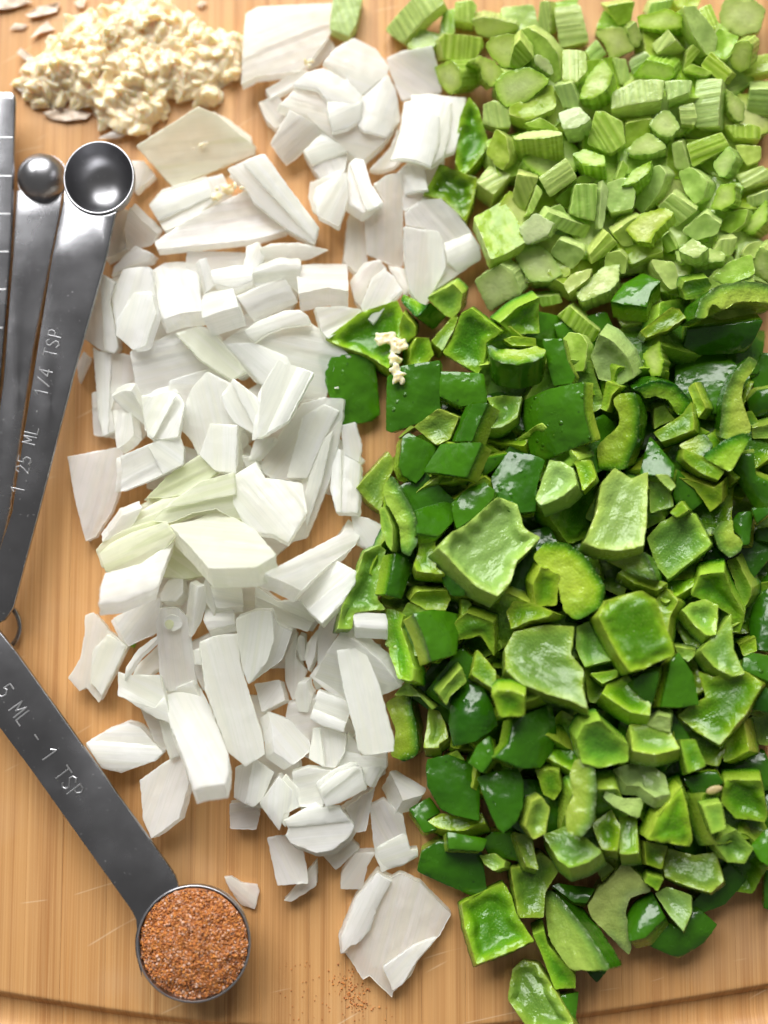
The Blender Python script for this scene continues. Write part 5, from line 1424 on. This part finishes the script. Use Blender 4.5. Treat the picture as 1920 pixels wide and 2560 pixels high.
def leveler():
    zf = lambda x, y: .0034 + (2959 - y) * 2.7e-6
    pts = [(-220, 590), (70, 592), (92, 612), (96, 650), (90, 1000), (72, 1500), (60, 1700), (30, 1659 + 400), (-10, 1659 + 900), (-60, 1659 + 1300), (-320, 1659 + 1300)]
    s = strap('leveling_strip', plane_pts(pts, zf), .0011, M['steel'])
    for y in (890, 1140, 1385, 1630, 1659 + 215, 1659 + 465, 1659 + 715):
        xr = np.interp(y, [600, 1000, 1700, 2059, 2559], [90, 86, 58, 28, -12]) - 4
        zt = zf(0, y); a, b = T0(-200, y, zt), T0(xr, y, zt)
        V = [(a.x, a.y - .00022, zt - .0002), (b.x, b.y - .00022, zt - .0002), (b.x, b.y + .00022, zt - .0002), (a.x, a.y + .00022, zt - .0002),
             (a.x, a.y - .00015, zt + .0001), (b.x, b.y - .00015, zt + .0001), (b.x, b.y + .00015, zt + .0001), (a.x, a.y + .00015, zt + .0001)]
        o = link_mesh('tick_mark', V, [(4, 5, 6, 7), (0, 1, 5, 4), (1, 2, 6, 5), (2, 3, 7, 6), (3, 0, 4, 7), (3, 2, 1, 0)], [M['engrave']], smooth=False)
        o.parent = s
    tag(s, 'flat steel leveling strip with etched tick lines at the left edge', 'leveler')
def ring():
    c = T0(-35, 3318 + 745, .006); V, Fc = [], []
    Rm, r = .0056, .0007
    for i in range(48):
        a = 2 * math.pi * i / 48
        for j in range(10):
            b = 2 * math.pi * j / 10
            V.append((c.x + (Rm + r * math.cos(b)) * math.cos(a), c.y + 1.15 * (Rm + r * math.cos(b)) * math.sin(a), .0016 + r * math.sin(b) + .0006 * (1 + math.sin(a))))
    for i in range(48):
        for j in range(10):
            Fc.append((i * 10 + j, ((i + 1) % 48) * 10 + j, ((i + 1) % 48) * 10 + (j + 1) % 10, i * 10 + (j + 1) % 10))
    tag(link_mesh('key_ring', V, Fc, [M['steel']], sharp=None), 'thin steel ring joining the measuring spoons at left', 'ring')
teaspoon(); quarter_spoon(); eighth_spoon(); leveler(); ring()

# ------------------------------------------------------------------ garlic
def lump_mesh(g, spots, base_z):
    bm = bmesh.new(); bmesh.ops.create_icosphere(bm, subdivisions=2, radius=1)
    iv = [v.co.copy() for v in bm.verts]; ifc = [[v.index for v in f.verts] for f in bm.faces]; bm.free()
    V, Fc = [], []
    for (x, y, z, sz) in spots:
        q = Matrix.Rotation(g.random() * 6.28, 3, Vector((g.gauss(0, 1), g.gauss(0, 1), g.gauss(0, 1))).normalized()) @ Matrix.Diagonal((g.uniform(.9, 1.7), g.uniform(.7, 1.1), g.uniform(.45, .9)))
        o_ = len(V); sd = g.random() * 90
        for v in iv:
            k = 1 + .55 * noise.noise(v * 1.3 + Vector((sd, 0, 0))) + .3 * noise.noise(v * 3.0 + Vector((0, sd, 0)))
            w_ = q @ (v * k) * sz
            V.append((x + w_.x, y + w_.y, max(.00008, z + w_.z)))
        Fc += [tuple(o_ + i_ for i_ in f) for f in ifc]
    return V, Fc
def remesh(o, vox):
    md = o.modifiers.new('r', 'REMESH'); md.mode = 'VOXEL'; md.voxel_size = vox
    dg = bpy.context.evaluated_depsgraph_get()
    me = bpy.data.meshes.new_from_object(o.evaluated_get(dg)); o.modifiers.clear(); o.data = me
    bm = bmesh.new(); bm.from_mesh(me)
    for _ in range(1): bmesh.ops.smooth_vert(bm, verts=bm.verts, factor=.5, use_axis_x=True, use_axis_y=True, use_axis_z=True)
    bm.to_mesh(me); bm.free()
    if not me.materials: me.materials.append(M['garlic'])
    me.polygons.foreach_set('use_smooth', [True] * len(me.polygons))
    return o
def garlic():
    g = random.Random(11)
    out = [(120, 510), (160, 420), (260, 350), (390, 220), (560, 90), (700, 40), (760, -20), (1060, -40), (1180, 80), (1290, 130), (1340, 200), (1590, 230), (1560, 380), (1510, 520), (1420, 500), (1440, 620), (1370, 700), (1230, 640), (1100, 640), (1040, 770), (940, 870), (880, 850), (740, 830), (620, 770), (600, 690), (540, 680), (440, 660), (360, 680), (240, 680), (140, 580)]
    poly = [tuple(T0(x, y, .002).xy) for x, y in out]; P = np.array(poly)
    spots = []
    while len(spots) < 760:
        x, y = g.uniform(P[:, 0].min(), P[:, 0].max()), g.uniform(P[:, 1].min(), P[:, 1].max())
        if not inside(poly, np.array([[x, y]]))[0]: continue
        d = min(float(segdist(np.array([[x, y]]), poly[i], poly[(i + 1) % len(poly)])[0]) for i in range(len(poly)))
        hgt = min(.0075, .0012 + d * .75) * (.75 + .5 * noise.noise(Vector((x * 160, y * 160, 4))))
        z = hgt * g.choice((.35, .7, 1, 1, 1)) if d > .002 else .0009
        spots.append((x, y, z, g.choice((.0007, .0009, .0011, .0016, .002))*g.uniform(.8, 1.2)))
    for k in range(len(spots)):
        x, y, z, sz = spots[k]
        if z > .0022: spots.append((x, y, z * .55, .0032))
    V, Fc = lump_mesh(g, spots, 0)
    tag(remesh(link_mesh('minced_garlic', V, Fc, [M['garlic']], sharp=None), .0003), 'mound of minced pale yellow garlic at the top left', 'garlic', kind='stuff')
    def crumb(tile, pts, size, n_, label, zoff=.0008):
        pl = [tpx(tile, *q) for q in pts]; S = []
        # follow the pieces below
        k = 0
        while k < n_:
            t_ = g.random() * (len(pl) - 1); i = int(t_); f = t_ - i
            px = pl[i][0] * (1 - f) + pl[i + 1][0] * f + g.gauss(0, 6); py = pl[i][1] * (1 - f) + pl[i + 1][1] * f + g.gauss(0, 6)
            z = .01
            for _ in range(4):
                q = at(px, py, z); ci, cj = cells(np.array([q])); z = float(HM[max(0, ci[0]-1):ci[0] + 2, max(0, cj[0]-1):cj[0] + 2].max()) + zoff
            S.append((q.x, q.y, z, size * g.uniform(.7, 1.2))); k += 1
        V, Fc = lump_mesh(g, S, 0)
        tag(remesh(link_mesh('garlic_crumb', V, Fc, [M['garlic']], sharp=None), .00028), label, 'garlic', 'stray garlic crumbs')
    crumb((1, 1), [(780, 540), (860, 520), (930, 560), (890, 640), (900, 740), (925, 800)], 0.0010, 60, 'pale garlic crumb lying on the pepper beside the dewy square')
    crumb((0, 0), [(1400, 1290), (1480, 1200), (1560, 1230)], .0008, 18, 'yellow garlic crumb tucked between two onion slabs')
    crumb((0, 0), [(1270, 940), (1340, 910)], .0005, 6, 'tiny garlic crumb on the green-tinted onion slab', .0003)
    crumb((1, 0), [(310, 420), (370, 390)], .0006, 6, 'tiny garlic crumb on the corner of the large square onion', .0003)
    crumb((1, 1), [(515, 870), (525, 830)], .0003, 4, 'tiny garlic crumb on the plain green pepper square', .0003)
garlic()

def flake(name, pts, m, label, cat, group, tile=(0, 0), thick=.0002, z0=.0005, amp=.0009):
    uv = [tuple(at(*tpx(tile, x, y), z0).xy) for x, y in pts]; c = np.mean(np.array(uv), 0)
    u2 = [((a - c[0]) / MM, (b - c[1]) / MM) for a, b in uv]
    s = sample(u2, .7); nb = len(u2)
    bd = np.array(u2); pts2 = np.concatenate([bd, s[:-nb]]) if len(s) > nb else bd
    vv, _, ff, _, _, _ = delaunay_2d_cdt([Vector(q) for q in pts2], [], [list(range(nb))], 1, 1e-4)
    V = [(c[0] + v.x * MM, c[1] + v.y * MM, z0 + amp * (noise.noise(Vector((v.x * .35 + c[0] * 999, v.y * .35, 0))) + .45)) for v in vv]
    k = len(V); V += [(a, b, max(.00005, z - thick)) for a, b, z in V]
    from collections import Counter
    ec = Counter(); Fc = [tuple(f) for f in ff]
    for f in Fc:
        for i in range(len(f)): ec[(f[i], f[(i + 1) % len(f)])] += 1
    bot = [tuple(k + i for i in reversed(f)) for f in Fc]
    side = [(b, a, k + a, k + b) for (a, b) in ec if (b, a) not in ec]
    tag(link_mesh(name, V, Fc + bot + side, [m], sharp=50), label, cat, group)
HG = 'papery garlic skin flakes'
flake('garlic_husk', [(170, 105), (250, 50), (390, 20), (370, 80), (270, 110), (200, 120)], M['husk'], 'largest papery garlic skin above left of the garlic', 'garlic skin', HG)
flake('garlic_husk', [(60, 195), (100, 155), (180, 160), (150, 190)], M['husk'], 'small papery garlic skin near the left edge', 'garlic skin', HG)
flake('garlic_husk', [(200, 255), (230, 210), (310, 140), (355, 190), (270, 220)], M['husk'], 'bent papery garlic skin just left of the mound', 'garlic skin', HG)
flake('garlic_husk', [(480, 20), (560, -10), (545, 50), (510, 60)], M['husk'], 'papery garlic skin at the top edge left of the mound', 'garlic skin', HG)
flake('garlic_husk', [(1270, 35), (1300, 8), (1345, 20), (1300, 55)], M['husk'], 'small papery garlic skin right of the mound top', 'garlic skin', HG)
flake('garlic_husk', [(-30, 70), (60, 65), (215, 15), (100, -20), (-30, -20)], M['husk'], 'papery garlic skin in the top left corner', 'garlic skin', HG)
flake('garlic_husk', [(280, 740), (400, 700), (600, 735), (560, 775), (430, 790), (320, 770)], M['husk'], 'translucent garlic skin below the garlic mound', 'garlic skin', HG)
flake('garlic_shred', [(115, 350), (140, 320), (215, 370), (190, 405)], M['onion'], 'short white shred left of the garlic mound', 'garlic', None, thick=.001, z0=.0014)
flake('garlic_shred', [(65, 545), (115, 535), (200, 600), (150, 605)], M['onion'], 'pale shred under the left tip of the garlic', 'garlic', None, thick=.001, z0=.0014)
flake('onion_sliver', [(640, 897), (760, 840), (860, 798), (880, 820), (780, 890)], M['onion'], 'thin onion sliver above the quarter-teaspoon bowl', 'onion', None, thick=.001, z0=.0014)
flake('pepper_sliver', [(775, 800), (800, 830), (850, 845), (885, 840), (870, 880), (800, 860)], M['outer'], 'green sliver under the onion by the ragged loose piece', 'green pepper', None, (0, 2), thick=.001, z0=.0012)
def seed():
    px = tpx((2, 3), 1305, 142); z = .01
    for _ in range(4):
        q = at(*px, z); ci, cj = cells(np.array([q])); z = float(HM[ci[0] - 1:ci[0] + 2, cj[0] - 1:cj[0] + 2].max()) + .0006
    V, Fc = [], []
    for j in range(7):
        for k in range(14):
            a = 2 * math.pi * k / 14; th = math.pi * (j + .5) / 7
            V.append((q.x + .0022 * math.sin(th) * math.cos(a) * (1 + .1 * math.cos(a)), q.y + .0011 * math.sin(th) * math.sin(a) + .0005 * math.cos(a) * math.sin(th), z + .0006 * math.cos(th)))
    for j in range(6):
        for k in range(14): Fc.append((j * 14 + k, (j + 1) * 14 + k, (j + 1) * 14 + (k + 1) % 14, j * 14 + (k + 1) % 14))
    Fc.append(tuple(range(14))); Fc.append(tuple(6 * 14 + k for k in range(13, -1, -1)))
    tag(link_mesh('pepper_seed', V, Fc, [M['seed']], sharp=None), 'single pale pepper seed on a yellow-green pepper piece', 'seed')
seed()
